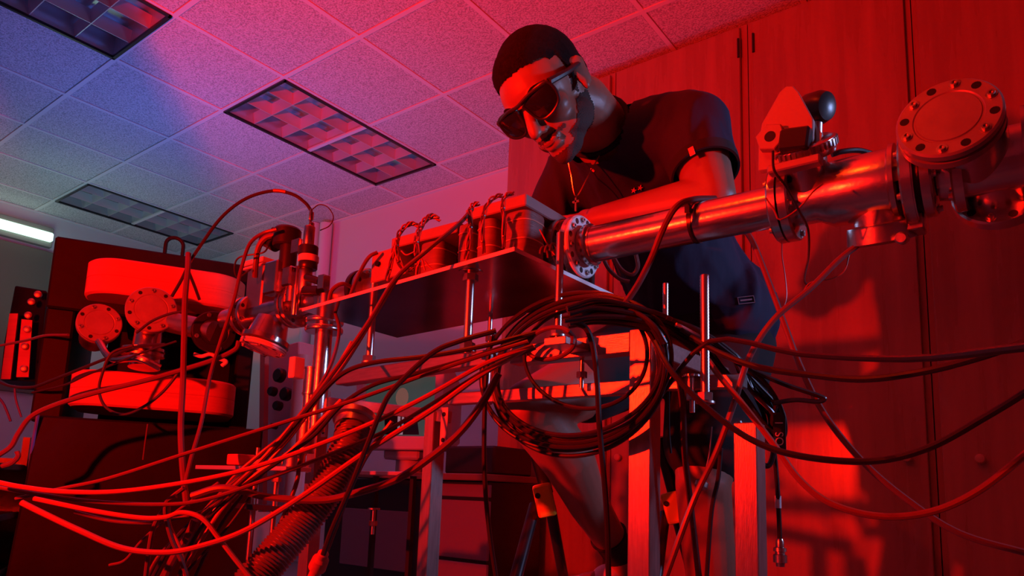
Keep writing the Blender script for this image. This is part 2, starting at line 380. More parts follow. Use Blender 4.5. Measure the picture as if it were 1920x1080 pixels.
# pointed bracket plate: outline in the plane facing the camera
br = thing('pointed_bracket', 'pointed red-lit metal bracket plate with a bored boss, on the valve chamber', 'bracket', at(1490, 330, y=.985))
yb = .972
out = [(1474, 161), (1487, 161), (1497, 172), (1524, 222), (1524, 304), (1421, 321), (1422, 268), (1428, 232), (1462, 172)]
pts = [at(px, py, y=yb) for px, py in out]
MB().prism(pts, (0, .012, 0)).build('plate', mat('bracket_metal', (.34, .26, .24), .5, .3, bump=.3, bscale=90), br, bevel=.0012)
MB().prism([at(px, py, y=yb+.013) for px, py in ((1524, 224), (1541, 250), (1535, 300), (1524, 303))], (0, .03, 0)).build('side_cheek', steel_dull, br)
c = at(1449, 263, y=yb)
MB().lathe(c, (0, -1, 0), [(0, .021), (.012, .021), (.013, .0195), (.013, .0075), (.006, .007)], 6).build('hexagon_boss', mat('bracket_metal', (.7, .7, .7)), br)
MB().lathe(c+Vector((0, -.0132, 0)), (0, -1, 0), [(0, .0078), (.0004, .0078)], 20).build('bore', blackm, br)
c = at(1492, 265, y=yb-.004)
MB().box(c, (.040, .026, .032), Matrix.Rotation(.15, 3, 'Y')).build('clamp_block', blackm, br, bevel=.003)
MB().box(at(1490, 311, y=yb-.006), (.07, .02, .012)).build('lower_lip', mat('bracket_metal', (.7, .7, .7)), br, bevel=.002)
# dark round camera behind the bracket
dc = thing('black_knob_sensor', 'rounded black sensor housing behind the pointed bracket', 'sensor', at(1533, 205, y=1.03))
c = at(1532, 203, y=1.03); 
MB().lathe(c+Vector((-.018, .012, .008)), (.9, -.35, -.25), [(0, .012), (.004, .023), (.026, .024), (.036, .020), (.040, .010)], 32).build('housing', blackp, dc)
MB().cyl(c, at(1530, 290, y=1.05), .008, seg=14).build('stem', steel_dull, dc)
# --- coupling flanges between chamber and cross
fc = thing('flange_pair', 'thick bolted flange pair between the valve chamber and the big cross', 'flange', B(-.12), 'beam line sections')
flange(fc, B(-.132), (-1, 0, 0), .064, .014, .03, 12)
flange(fc, B(-.098), (1, 0, 0), .0572, .013, .03, 8)
MB().lathe(B(-.118), (1, 0, 0), [(0, .052), (.006, .050), (.012, .052)], 40).build('gasket', blackm, fc)
# --- the cross with the big blank flange
cr = thing('vacuum_cross', 'steel four-way vacuum cross with a large round blank flange facing the camera', 'vacuum chamber', B(-.03), 'beam line sections')
XC = -.052; n2 = Vector((0, -math.cos(math.radians(14)), math.sin(math.radians(14))))
MB().lathe(B(-.095), (1, 0, 0), [(0, .038), (.012, .040), (.10, .040), (.118, .040)], 48).build('body', steel, cr)
MB().lathe(B(XC-.0), n2, [(0, .038), (.072, .038)], 48).build('front_port', steel, cr)
MB().lathe(B(XC+.022), -n2, [(0, .038), (.058, .038)], 48).build('rear_port', steel, cr)
XD = -.062
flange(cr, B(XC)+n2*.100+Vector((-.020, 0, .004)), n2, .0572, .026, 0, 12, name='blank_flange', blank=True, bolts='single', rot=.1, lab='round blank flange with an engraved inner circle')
flange(cr, B(XC+.022)-n2*.058, n2*1.0, .0572, .016, .038, 12, name='rear_flange')
flange(cr, B(-.078), (-1, 0, 0), .0572, .013, .03, 8)
flange(cr, B(.012), (1, 0, 0), .060, .014, .03, 12)
# --- right end valve body
ev = thing('gate_valve_body', 'pale metal valve body cut off by the right edge of the photo', 'valve', B(.07), 'beam line sections')
flange(ev, B(.014), (-1, 0, 0), .060, -.012, .03, 12)
c = B(.075)
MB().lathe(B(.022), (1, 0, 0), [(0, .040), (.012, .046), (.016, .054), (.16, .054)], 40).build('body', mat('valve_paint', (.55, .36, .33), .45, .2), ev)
MB().lathe(B(.18, 0, 0), (1, 0, 0), [(0, .0318), (.9, .0318)], 36).build('tail_pipe', steel, ev)
flange(ev, B(.196), (1, 0, 0), .0572, .014, .03, 8)
flange(ev, B(1.094), (1, 0, 0), .0572, .016, 0, 8, name='blank_flange', blank=True)
for zz in (.9,): MB().cyl((.95, BY, 0), (.95, BY, BZ-.03), .02).lathe((.95, BY, 0), (0, 0, 1), [(0, .12), (.012, .12)], 28).lathe((.95, BY, BZ-.045), (0, 0, 1), [(0, .03), (.02, .045)], 24).build('stand', steel_dull, ev)
MB().lathe(B(.046, -.052, .01), (0, -1, .2), [(0, .014), (.01, .014), (.012, .010), (.022, .010)], 18).build('side_plug', steel, ev)
MB().lathe(B(.056, -.052, -.032), (0, -1, .2), [(0, .008), (.006, .008), (.007, .005)], 14).build('bolt', steel, ev)

# ================================================================ ALUMINIUM PLATE, rods and frame
ZP = .965
FR, BR, FLc, BLc = at(964, 463, z=ZP), at(1150, 551, z=ZP), at(567, 578, z=ZP), at(745, 629, z=ZP)
pl = MB(); th = Vector((0, 0, -.006))
pl.hexa([FLc+th, FR+th, BR+th, BLc+th], [FLc, FR, BR, BLc])
plate = pl.build('mounting_plate', plate_m, bevel=.001); tag(plate, 'large polished metal plate under the magnets, its shiny underside visible', 'plate')
pe = MB()  # pale strip: light caught by the plate edges, put into its colour
for a_, b2_ in ((FLc, FR), (FR, BR)):
    d_ = (b2_-a_).normalized(); o_ = d_.cross(Vector((0, 0, 1)))*.0006
    pe.hexa([a_+th*1.1, a_+th*1.1+o_, b2_+th*1.1+o_, b2_+th*1.1], [a_, a_+o_, b2_+o_, b2_])
pe.build('lit_edge_strip', mat('lit_plate_edge', (.8, .78, .78), .5, .3), plate)
rodm = mat('threaded_rod', (.6, .58, .56), .3, 1)
def rod(px0, py0, px1, py1, y, lab, r=.0065, collar=None, foot=True):
    a = at(px0, py0, y=y); b_ = at(px1, py1, y=y); b_.x = a.x; 
    t = thing('threaded_rod', lab, 'rod', b_, 'threaded support rods')
    n = int((a.z-b_.z)/.0022); prof = [(k*.0022, r if k % 2 else r-.0004) for k in range(n+1)]
    MB().lathe(b_, (0, 0, 1), prof, 14).build('rod', rodm, t)
    if foot: MB().lathe(b_+Vector((0, 0, .002)), (0, 0, 1), [(0, r*2), (.003, r*2)], 18).lathe(b_+Vector((0, 0, .006)), (0, 0, 1), [(0, r*1.7), (.011, r*1.7)], 6).build('foot_nut', steel_dull, t)
    if collar:
        c = at(collar[0], collar[1], y=y); c.x = a.x
        MB().lathe(c, (0, 0, 1), [(0, r*1.1), (0, r*2.8), (.002, r*2.8), (.002, r*1.1)], 24).build('washer', steel, t)
        MB().lathe(c-Vector((0, 0, .014)), (0, 0, 1), [(0, r*1.75), (.011, r*1.75)], 6).build('hexagon_nut', steel_dull, t)
    return t
rod(883, 508, 880, 662, .86, 'threaded rod standing under the middle of the polished plate', .0075, (883, 512))
rod(702, 532, 699, 682, .93, 'threaded rod under the left end of the polished plate', .0075, (702, 553))
rod(922, 540, 917, 760, 1.1, 'thin threaded rod behind the middle rod under the polished plate', .005, (917, 628))
rod(1051, 436, 1047, 634, .90, 'tall threaded rod standing free left of the coiled cables, its top at the pipe flange', .0065)
rod(1248, 530, 1248, 700, .98, 'thin free-standing threaded rod right of the coiled cables', .0045)
rod(1321, 516, 1308, 760, .93, 'thick free-standing threaded rod in front of the man\'s dark shorts', .0065)
# frame
def beam_box(t, a, b_, name, m, h, dep, lab=None):
    a = Vector(a); b_ = Vector(b_); d = b_-a; L = d.length; d.normalize(); u, w, _ = frame(d)
    # u is horizontal across, w up
    pts = lambda p: [p+u*sx*dep/2+w*sz*h/2 for sx, sz in ((-1, -1), (1, -1), (1, 1), (-1, 1))]
    return MB().hexa(pts(a), pts(b_)).build(name, m, t, bevel=.0015, label=lab)
YR = .96
fr = thing('support_frame', 'bright metal support frame with square posts under the beam line', 'frame', (-.6, YR, 0))
zt = at(1215, 638, y=YR).z; zb_ = at(1176, 723, y=YR).z
def post(px, py, y, w, d, name='post', m=None, ztop=None, lab=None):
    p = at(px, py, y=y); z1 = ztop or p.z
    return MB().box((p.x, p.y+d/2, z1/2), (w, d, z1)).build(name, m or alu_v, fr, bevel=.0015, label=lab)
p1 = at(1199, 616, y=YR); post(1200, 616, YR, .036, .036)
post(1396, 792, YR, .032, .036)
p3 = at(808, 765, y=YR+.02); post(806, 765, YR+.06, .026, .036, ztop=p3.z)
p4 = at(592, 735, y=YR+.1); post(592, 735, YR+.12, .034, .034, ztop=p4.z+.01)
# front upper beam (two lengths), lower beam, cross members to the back
a = at(984, 668, y=YR+.0); b_ = at(1200, 638, y=YR+.0)
za = b_.z
beam_box(fr, (a.x-.035, YR+.018, za), (b_.x-.019, YR+.018, za), 'upper_rail', alu, .032, .030)
a2 = at(630, 706, y=.93); b2 = at(918, 668, y=.90)
beam_box(fr, (a2.x, .945, a2.z-.004), (b2.x, .915, b2.z), 'upper_rail', alu, .026, .030)
a3 = at(826, 745, y=YR+.02); b3 = at(1178, 722, y=YR+.02)
beam_box(fr, (a3.x, YR+.05, (a3.z+b3.z)/2), (b3.x, YR+.05, (a3.z+b3.z)/2), 'lower_rail', alu, .022, .020)
b4 = at(1270, 716, y=YR+.05); c4 = at(1400, 716, y=YR+.05)
beam_box(fr, (p1.x+.018, YR+.03, zb_+.004), (at(1384, 740, y=YR).x, YR+.03, zb_-.0), 'lower_rail', alu, .020, .020)
beam_box(fr, (p1.x, YR+.036, za-.004), (p1.x, YR+.34, za-.004), 'side_rail', alu, .03, .03)
beam_box(fr, (p4.x+.01, YR+.14, p4.z-.02), (p3.x, YR+.07, p3.z-.012), 'rear_rail', alu, .024, .02)
q_ = at(1047, 634, y=.90); MB().box((q_.x, .925, q_.z-.006), (.04, .07, .012)).build('rod_shelf', alu, fr, bevel=.001)
# holed angle plates on the left posts, adjusters
for (px, py, y) in ((833, 800, YR+.055), (609, 790, YR+.11)):
    p = at(px, py, y=y); g = MB().box(p, (.018, .004, .075)).build('angle_bracket', mat('pale_bracket', (.72, .7, .66), .5, .2), fr, bevel=.001)
    for dz in (-.026, .024): MB().cyl(p+Vector((0, -.001, dz)), p+Vector((0, -.0032, dz)), .0045, seg=12).build('bolt_hole', blackm, g)
for (px, py, y) in ((1091, 695, .985), (1298, 735, .97), (700, 975, 1.05)):
    p = at(px, py, y=y); t = thing('levelling_bolt', {1091: 'levelling bolt with a pale nut standing on the lower rail inside the cable coil', 1298: 'chromed levelling bolt right of the front post', 700: 'levelling bolt with two nuts below the ribbed hose'}[px], 'bolt', p-Vector((0, 0, .02)), 'levelling bolts')
    MB().lathe(p-Vector((0, 0, .03)), (0, 0, 1), [(0, .004), (.055, .004)], 12).build('shank', steel, t)
    MB().lathe(p-Vector((0, 0, .012)), (0, 0, 1), [(0, .009), (.010, .009)], 6).build('hexagon_nut', steel, t)
    MB().lathe(p+Vector((0, 0, .022)), (0, 0, 1), [(0, .013), (.003, .013)], 20).build('washer', steel, t)
# ================================================================ QUADRUPOLE MAGNETS on the plate
def band_coil(t, c, rx, ry, h, name='coil', bands=3):
    """upright racetrack winding with raised bands"""
    def ring(z, k):
        vs = []; n = 28
        for q in range(n):
            a = 2*PI*q/n; ca, sa = math.cos(a), math.sin(a)
            e = .62
            vs.append(Vector((c.x+rx*k*math.copysign(abs(ca)**e, ca), c.y+ry*k*math.copysign(abs(sa)**e, sa), z)))
        return vs
    b = MB(); prof = [(0, .86), (.003, 1), (h-.006, 1.0), (h-.002, .97), (h, .86)]
    vs = []; n = 28
    for (z, k) in prof: vs += ring(c.z+z, k)
    fs = [(i*n+q, i*n+(q+1) % n, (i+1)*n+(q+1) % n, (i+1)*n+q) for i in range(len(prof)-1) for q in range(n)]
    fs += [tuple(range(n))[::-1], tuple(range((len(prof)-1)*n, len(prof)*n))]
    b.add(vs, fs); co = b.build(name, barrel_m, t)
    for k in range(bands):
        z = c.z+h*(k+.55)/(bands+.1); r = ring(z, 1.01)
        MB().tube(r, .0012, 6, closed=True).build('tie_band', mat('tie_string', (.5, .3, .22), .5), co)
def quad_magnet(px0, px1, y0, dep, ztop, lab, coils):
    x0 = at(px0, 400, y=y0).x; x1 = at(px1, 400, y=y0).x; zb = ZP+.001
    t = thing('focusing_magnet', lab, 'magnet', ((x0+x1)/2, y0+dep/2, zb), 'focusing magnets on the plate')
    MB().box(((x0+x1)/2, y0+dep/2, ztop-.011), (x1-x0, dep, .022)).build('top_yoke', yoke_m, t, bevel=.002)
    MB().box(((x0+x1)/2, y0+dep/2, zb+.007), (x1-x0, dep*.9, .014)).build('base_yoke', yoke_m, t, bevel=.002)
    MB().box(((x0+x1)/2, y0+dep-.012, (zb+ztop)/2), ((x1-x0)*.8, .02, ztop-zb-.03)).build('rear_yoke', iron, t, bevel=.002)
    MB().cyl(((x0+x1)/2-.02, y0+dep*.5, (zb+ztop)/2), ((x0+x1)/2+.02, y0+dep*.5, (zb+ztop)/2), .03).build('pole', iron, t)
    h = ztop-.024-zb-.016
    for (px, rx) in coils:
        xx = at(px, 430, y=y0+.034).x
        band_coil(t, Vector((xx, y0+.034, zb+.015)), rx, .032, h)
        band_coil(t, Vector((xx, y0+dep-.050, zb+.015)), rx, .024, h)
    return t
z1 = at(985, 362, y=.93).z
quad_magnet(872, 985, .93, .17, z1, 'larger magnet with banded coils, nearest the beam pipe', [(984, .029), (928, .022), (890, .018)])
z2 = at(857, 414, y=.95).z
quad_magnet(737, 858, .95, .16, z2, 'smaller magnet with looped cables, left on the plate', [(826, .030), (760, .022)])
# dark blocks behind / beside
blk = MB().prism([at(694, 532, y=.93), at(697, 482, y=.93), at(706, 473, y=.93), at(742, 462, y=.93), at(760, 512, y=.93)], (0, .05, 0)).build('end_plate', yoke_m, bevel=.002)
tag(blk, 'flat upright steel end plate left of the smaller magnet, one bolt in its corner', 'plate')
MB().lathe(at(709, 495, y=.928), (0, -1, 0), [(0, .006), (.004, .006)], 6).build('bolt', iron, blk).parent = blk
# insulator block right of the coils
ib = thing('magnet_terminal_box', 'dark magnet terminal block between the larger magnet and the pipe flange', 'terminal box', at(1030, 480, y=1.0))
MB().box(Vector((-.688, 1.125, ZP+.045)), (.03, .03, .088)).build('block', blackm, ib, bevel=.004)
for k in range(3): MB().tube([at(1020+k*9, 480-k*3, y=.96)+Vector((0, math.cos(a)*.012, math.sin(a)*.016)) for a in [q*PI/8 for q in range(9)]], .0022, 8).build('terminal_loop', redcab, ib)

# ================================================================ ELECTROMAGNET at the left
UN = Vector((.882, -.471, 0)); UX = Vector((.471, .882, 0)); UZ = Vector((0, 0, 1))
MC = Vector((-2.237, 1.05, 1.043))
def L(u, n, z): return MC+UX*u+UN*n+UZ*(z-MC.z)
MR = Matrix((UX, UN, UZ)).transposed()
em = thing('electromagnet', 'huge black electromagnet with two red racetrack coils, at the left', 'electromagnet', L(0, -.1, 0))

def LN(px, py, n):      # the point at which the view through a pixel meets the magnet's plane at offset n
    v = ray(px, py); o = Vector((0, 0, CAMZ)); t = ((MC+UN*n)-o).dot(UN)/v.dot(UN); return o+v*t
def back(p, k): return p-UN*k
def slab(name, c4, deep, lab=None):   # c4: top left, top right, bottom right, bottom left
    return MB().hexa([back(c4[3], deep), c4[3], c4[2], back(c4[2], deep)], [back(c4[0], deep), c4[0], c4[1], back(c4[1], deep)]).build(name, iron, em, bevel=.006, label=lab)
tl, tr = LN(104, 440, .02), LN(491, 503, .02); tl.z = tr.z = (tl.z+tr.z)/2
bl_, br_ = tl.copy(), tr.copy(); bl_.z = br_.z = 1.095
slab('upper_yoke', (tl, tr, br_, bl_), .5)
ctl, ctr = LN(72, 775, .17), LN(494, 800, .17); ctl.z = ctr.z = .762
d0, d1 = ctl.copy(), ctr.copy(); d0 -= UX*.04; d0.z = d1.z = .0
slab('lower_yoke', (ctl, ctr, d1, d0), .65)
def column(u0, u1, n_, z0=.755, z1=1.10, dp=.5):
    a, b_ = L(u0, n_, z1), L(u1, n_, z1); c_, d_ = L(u1, n_, z0), L(u0-.004, n_, z0); slab('return_leg', (a, b_, c_, d_), dp)
ul = (tl-MC).dot(UX); ur = (tr-MC).dot(UX)
column(ul, ul+.075, .0); column(ur-.05, ur, .0)
column(-.14, ur-.052, -.25, dp=.25)
def racetrack(u0, u1, n0, nd, z0, z1, rr=.09):
    """rounded oblong winding; its long side faces the aisle and bulges a little"""
    pts = []; n = 10
    for (cu, cn, a0) in ((u1-rr, n0-rr, PI/2), (u1-rr, n0-nd+rr, 0), (u0+rr, n0-nd+rr, -PI/2), (u0+rr, n0-rr, -PI)):
        for k in range(n+1): a = a0-PI/2*k/n; pts.append((cu+rr*math.cos(a), cn+rr*math.sin(a)))
    pts = [(u, w+.018*(1-((u-(u0+u1)/2)/((u1-u0)/2))**2)*(1 if w > n0-nd/2 else 0)) for u, w in pts]
    m = len(pts); e = .006; zm = (z0+z1)/2; vs = []
    prof = [(z0, .97), (z0+e, 1), (zm-.001, 1), (zm, .994), (zm+.001, 1), (z1-e, 1), (z1, .97)]
    cu, cn = (u0+u1)/2, n0-nd/2
    for (z, k) in prof: vs += [L(cu+(u-cu)*k, cn+(w-cn)*k, z) for (u, w) in pts]
    fs = [(i*m+q, i*m+(q+1) % m, (i+1)*m+(q+1) % m, (i+1)*m+q) for i in range(len(prof)-1) for q in range(m)]
    fs += [tuple(range(m))[::-1], tuple(range((len(prof)-1)*m, len(prof)*m))]
    b = MB(); b.add(vs, fs); return b.build('coil', coil_m, em, label='bright red oblong coil')
q0, q1, q2, q3 = LN(158, 488, .15), LN(452, 520, .15), LN(300, 560, .15), LN(300, 497, .15)
racetrack((q0-MC).dot(UX), (q1-MC).dot(UX)+.02, .15, .34, q2.z-.004, q3.z)
q0, q1, q2, q3 = LN(126, 700, .16), LN(438, 740, .16), LN(280, 768, .16), LN(280, 702, .16)
racetrack((q0-MC).dot(UX), (q1-MC).dot(UX)+.01, .16, .34, q2.z, q3.z)
for z0, z1 in ((1.035, 1.10), (.84, .89)):
    MB().lathe(L(.02, -.03, z0), (0, 0, 1), [(0, .085), (z1-z0, .10)], 40).build('pole_piece', iron, em)
zeye = tl.z
# lifting eye
q = LN(326, 472, .0); q.z = zeye; eye = [q+UX*math.cos(a)*.026+UZ*(.034+math.sin(a)*.026) for a in [(-.1+1.2*k/14)*PI for k in range(15)]]
MB().tube([q+UX*.026-UZ*.005, q+UX*.026+UZ*.02]+eye[1:-1]+[q-UX*.026+UZ*.02, q-UX*.026-UZ*.005], .006, 10).build('lifting_eye', iron, em)
# scanning chamber flanges inside the gap
vc = thing('magnet_vacuum_chamber', 'cluster of round blank flanges between the two red coils', 'vacuum chamber', L(0, .12, 1.0))
cA = at(187, 605, d=2.02); nA = Vector((.93, -.30, .16)); flange(vc, cA, nA, .058, .022, 0, 8, name='blank_flange', blank=True, lab='left round blank flange')
MB().cyl(cA-nA.normalized()*.02, cA-nA.normalized()*.15, .04).build('port', steel_dull, vc)
cB = at(284, 580, d=1.98); nB = Vector((.88, -.42, .10)); flange(vc, cB, nB, .066, .022, 0, 10, name='blank_flange', blank=True, bolts='single', lab='larger middle round blank flange')
MB().cyl(cB-nB.normalized()*.02, cB-nB.normalized()*.13, .045).build('port', steel_dull, vc)
cC = at(402, 622, d=1.97); nC = Vector((.95, -.28, -.05)); flange(vc, cC, nC, .058, .02, 0, 8, name='blank_flange', m=blackm, lab='dark round flange beside the valve', blank=True)
MB().cyl(cC, cB-nB.normalized()*.08, .03).build('manifold', steel_dull, vc)
MB().cyl(at(270, 690, d=2.0), cB-nB.normalized()*.07, .042, .034).build('lower_port', steel, vc)
for dz in (0, .014): MB().lathe(at(268, 668, d=1.98)+Vector((0, 0, dz)), (0, 0, 1), [(0, .03), (0, .055), (.008, .055), (.008, .03)], 32).build('flange', steel, vc)
MB().tube(catmull([at(185, 640, d=2.0), at(210, 672, d=1.95), at(260, 672, d=1.9), at(300, 690, d=1.92)], 6), .010, 10).build('pipe_bend', steel, vc)
# tubes joining the magnet to the valve tee on the beam line
bl = thing('beam_tee', 'steel tee with bolted flanges between the electromagnet and the polished plate', 'vacuum chamber', B(-1.5), 'beam line sections')
MB().lathe(B(-1.80), (1, 0, 0), [(0, .032), (.42, .032)], 36).build('tube', steel, bl)
flange(bl, B(-1.665), (1, 0, 0), .054, .013, .03, 8); flange(bl, B(-1.70), (1, 0, 0), .054, .013, .03, 8)
flange(bl, B(-1.475), (1, 0, 0), .054, .013, .03, 8); flange(bl, B(-1.495), (1, 0, 0), .054, .013, .03, 8)
# angled view port hanging under the tee
c = at(512, 600, y=BY-.02); nv = Vector((-.08, -.22, -.96)).normalized()
MB().lathe(c, nv, [(0, .040), (.05, .050), (.052, .060), (.064, .060), (.066, .046), (.068, .02)], 40).build('view_port', steel, bl)
flange(bl, c+nv*.082, nv, .058, .012, 0, 8, name='pale_flange', m=mat('pale_bracket', (.7, .7, .7)), blank=True)
# vertical branch tube down
xt = at(606, 640, y=BY-.03).x
MB().lathe((xt, BY-.03, .72), (0, 0, 1), [(0, .020), (BZ-.72, .020)], 28).build('lower_branch', steel, bl)
for z in (.952, .972): MB().lathe((xt, BY-.03, z), (0, 0, 1), [(0, .02), (0, .042), (.003, .044), (.009, .044), (.012, .042), (.012, .02)], 36).build('branch_flange', steel, bl)
MB().lathe((xt+.03, BY, BZ), (1, 0, 0), [(-.02, .03), (.22, .03)], 32).build('right_tube', steel_dull, bl)
flange(bl, B(xt+.10), (1, 0, 0), .052, .012, .03, 8, m=blackm); flange(bl, B(xt+.125), (1, 0, 0), .052, .012, .03, 8)
# pump body under the branch: solenoid box and cylinders
pb = thing('lower_pump_stack', 'upright steel pump stack with clamps beside the left post', 'pump', at(585, 870, y=1.02))
for (px, py0, py1, r, m) in ((588, 690, 740, .022, steel), (582, 740, 790, .017, steel), (575, 790, 850, .022, steel_dull), (552, 850, 875, .028, steel)):
    a = at(px, py0, y=1.01); b_ = at(px, py1, y=1.01); b_.x = a.x; MB().lathe(b_, (0, 0, 1), [(0, r), (.004, r), (.004, r*.93), (a.z-b_.z-.004, r*.93), (a.z-b_.z-.004, r), (a.z-b_.z, r)], 28).build('stage', m, pb)
MB().box(at(556, 690, y=1.0), (.022, .03, .05)).build('terminal_box', mat('cream_plastic', (.75, .7, .6), .4), pb, bevel=.002)
# --- angle valve with actuator left of tee (upright assembly)
av = thing('angle_valve', 'angle valve with a square body and red faced flange left of the gauge', 'valve', at(500, 560, y=BY-.02))
a = at(484, 505, y=BY-.0); b_ = at(480, 590, y=BY)
MB().box((a+b_)/2+Vector((.03, 0, 0)), (.075, .06, (a-b_).length)).build('body', steel_dull, av, bevel=.004)
MB().box(at(482, 500, y=BY-.0)+Vector((.03, 0, 0)), (.095, .07, .014)).box(at(482, 500, y=BY)+Vector((.03, 0, -.014)), (.095, .07, .006)).build('top_flange', mat('pale_bracket', (.7, .7, .7)), av, bevel=.002)
MB().box(at(515, 522, y=BY-.05), (.055, .03, .085)).build('side_block', steel, av, bevel=.004)
MB().box(at(545, 520, y=BY-.05), (.035, .03, .05)).build('side_block', steel, av, bevel=.004)
g = at(566, 575, y=BY-.03)
MB().lathe((at(548, 560, y=BY-.03).x, BY-.03, BZ), (0, 0, 1), [(0, .017), (at(548, 520, y=BY).z-BZ, .017)], 24).build('neck', steel, av)
# black gauge motor
gm = thing('black_stepper_motor', 'black cylindrical motor on top of the angle valve, hoses at its side', 'motor', at(541, 470, y=BY-.03))
c = at(538, 447, y=BY-.03)
MB().lathe(c+Vector((0, 0, -.024)), (0, 0, 1), [(0, .032), (.004, .035), (.044, .035), (.050, .03)], 32).build('cap', blackp, gm)
MB().lathe(c+Vector((.012, 0, -.09)), (0, 0, 1), [(0, .022), (.066, .022)], 24).build('neck', blackp, gm)
MB().lathe(at(495, 447, y=BY-.05), at(520, 460, y=BY-.04)-at(495, 447, y=BY-.05), [(0, .010), (.004, .019), (.05, .019)], 20).build('side_cap', blackp, gm)
MB().lathe(at(512, 432, y=BY-.05), at(538, 440, y=BY-.04)-at(512, 432, y=BY-.05), [(0, .009), (.045, .009)], 14).build('hose_fitting', blackp, gm)
MB().box(at(556, 462, y=BY-.055), (.03, .012, .035)).build('clamp', steel, gm, bevel=.001)
# cylindrical gauge with the arching cable
gg = thing('ion_gauge', 'upright cylindrical gauge with a pale label, the arching black cable plugged in its top', 'gauge', at(572, 540, y=BY-.03))
def upc(px, py0, py1, r, m, nm, seg=28, y=BY-.04, par=None, lab=None):
    a = at(px, py0, y=y); b_ = at(px, py1, y=y); return MB().lathe(Vector((a.x, y, b_.z)), (0, 0, 1), [(0, r*.94), (.002, r), (a.z-b_.z-.002, r), (a.z-b_.z, r*.94)], seg).build(nm, m, par or gg, label=lab)
upc(581, 425, 460, .0135, steel, 'head'); upc(579, 462, 482, .0235, blackp, 'collar'); upc(579, 480, 492, .0245, mat('pale_label', (.7, .65, .65), .4), 'label_band'); upc(578, 492, 505, .0225, blackp, 'collar')
upc(574, 505, 548, .016, steel_dull, 'stem'); upc(584, 392, 426, .0035, steel, 'connector', 14); upc(584, 398, 412, .0062, steel, 'connector_nut', 8); upc(584, 418, 426, .0075, steel, 'connector_base', 8)
upc(560, 500, 590, .009, steel, 'side_tube', 20)
MB().box(at(607, 530, y=BY-.05), (.022, .02, .034)).build('plug_block', steel, gg, bevel=.001)
MB().cyl(at(575, 520, y=BY-.05), at(600, 528, y=BY-.05), .009).build('plug_shaft', blackp, gg)
MB().cyl(at(572, 545, y=BY-.05), at(600, 545, y=BY-.05), .012).build('lower_plug_shaft', blackp, gg)

# ---------------------------------------------------------------- equipment at the far left
bx = thing('wall_side_power_unit', 'tall narrow dark unit with red sheen at the left edge, beside the electromagnet', 'power unit', at(50, 716, d=2.5))
MB().prism([at(28, 535, d=2.5), at(88, 545, d=2.45), at(70, 716, d=2.45), at(0, 712, d=2.55), at(8, 640, d=2.55)], UN*-.3).build('case', iron, bx, bevel=.004)
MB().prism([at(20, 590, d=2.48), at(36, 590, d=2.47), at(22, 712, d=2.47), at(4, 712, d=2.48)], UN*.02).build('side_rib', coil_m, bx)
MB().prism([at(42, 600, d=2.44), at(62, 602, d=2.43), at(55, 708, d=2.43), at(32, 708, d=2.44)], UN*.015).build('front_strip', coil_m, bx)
for k, (px, py) in enumerate(((72, 553), (60, 567), (54, 592), (52, 618), (48, 650), (46, 692))):
    MB().lathe(at(px, py, d=2.42), UN, [(0, .012), (.012, .012), (.014, .008)], 14).build('knob', steel_dull, bx)
# blue edge strip under the magnet
es = MB().tube([at(71, 778, d=1.93), at(60, 840, d=1.93), at(50, 915, d=1.95)], .0045, 6).build('edge_trim', bluecab); tag(es, 'straight blue edge trim at the left corner of the electromagnet base', 'trim')
# low rack shelves in the dark at left
rk = thing('dark_equipment_rack', 'dark equipment rack at the bottom left behind the cables', 'rack', at(60, 900, d=2.6))
for z in (.30, .47, .62): MB().box(L(-.55, -.10, z), (.42, .5, .02), MR).build('shelf', blackm, rk, bevel=.002)
for u in (-.78, -.345):
    for n_ in (-.33, .13): MB().box(L(u, n_, .36), (.02, .02, .72), MR).build('upright', blackm, rk)
MB().box(L(-.56, -.36, .34), (.50, .02, .62), MR).build('back_panel', blackm, rk)
for k in range(5): MB().box(L(-.70+k*.08, -.02, .36), (.05, .22, .08+.01*(k % 3)), MR).build('module', [iron, blackp][k % 2], rk, bevel=.003)
# ---------------------------------------------------------------- pale instrument rack behind
ir = thing('pale_instrument_column', 'pale violet-lit instrument column with black knobs, behind the pump stack', 'instrument', at(535, 860, y=1.9))
ya = 1.75
MB().prism([at(503, 655, y=ya), at(560, 640, y=ya), at(560, 960, y=ya), at(488, 960, y=ya)], (0, .12, 0)).build('panel', mat('pale_panel', (.70, .72, .85), .5), ir, bevel=.004)
MB().lathe(at(545, 960, y=ya-.03), (0, 0, 1), [(0, .034), (.62, .034)], 28).build('cylinder', whitep, ir)
for (px, py, r) in ((528, 705, .03), (540, 740, .028), (515, 735, .02), (525, 762, .02), (518, 800, .012)):
    MB().lathe(at(px, py, y=ya-.04), (.1, -1, .1), [(0, r), (.02, r), (.026, r*.8)], 18).build('knob', blackp, ir)
MB().prism([at(488, 640, y=1.70), at(497, 640, y=1.70), at(492, 960, y=1.7), at(484, 960, y=1.7)], (0, .02, 0)).build('edge_strip', mat('edge_red', (.6, .3, .25), .5), ir)
wp = thing('white_wall_conduit', 'pale vertical conduit pipes on the far wall above the polished plate', 'conduit', at(610, 700, y=3.5))
for px in (590, 612): a = at(px, 420, y=3.50); MB().cyl((a.x, 3.50, .1), (a.x, 3.50, a.z), .05).build('pipe', whitep, wp)
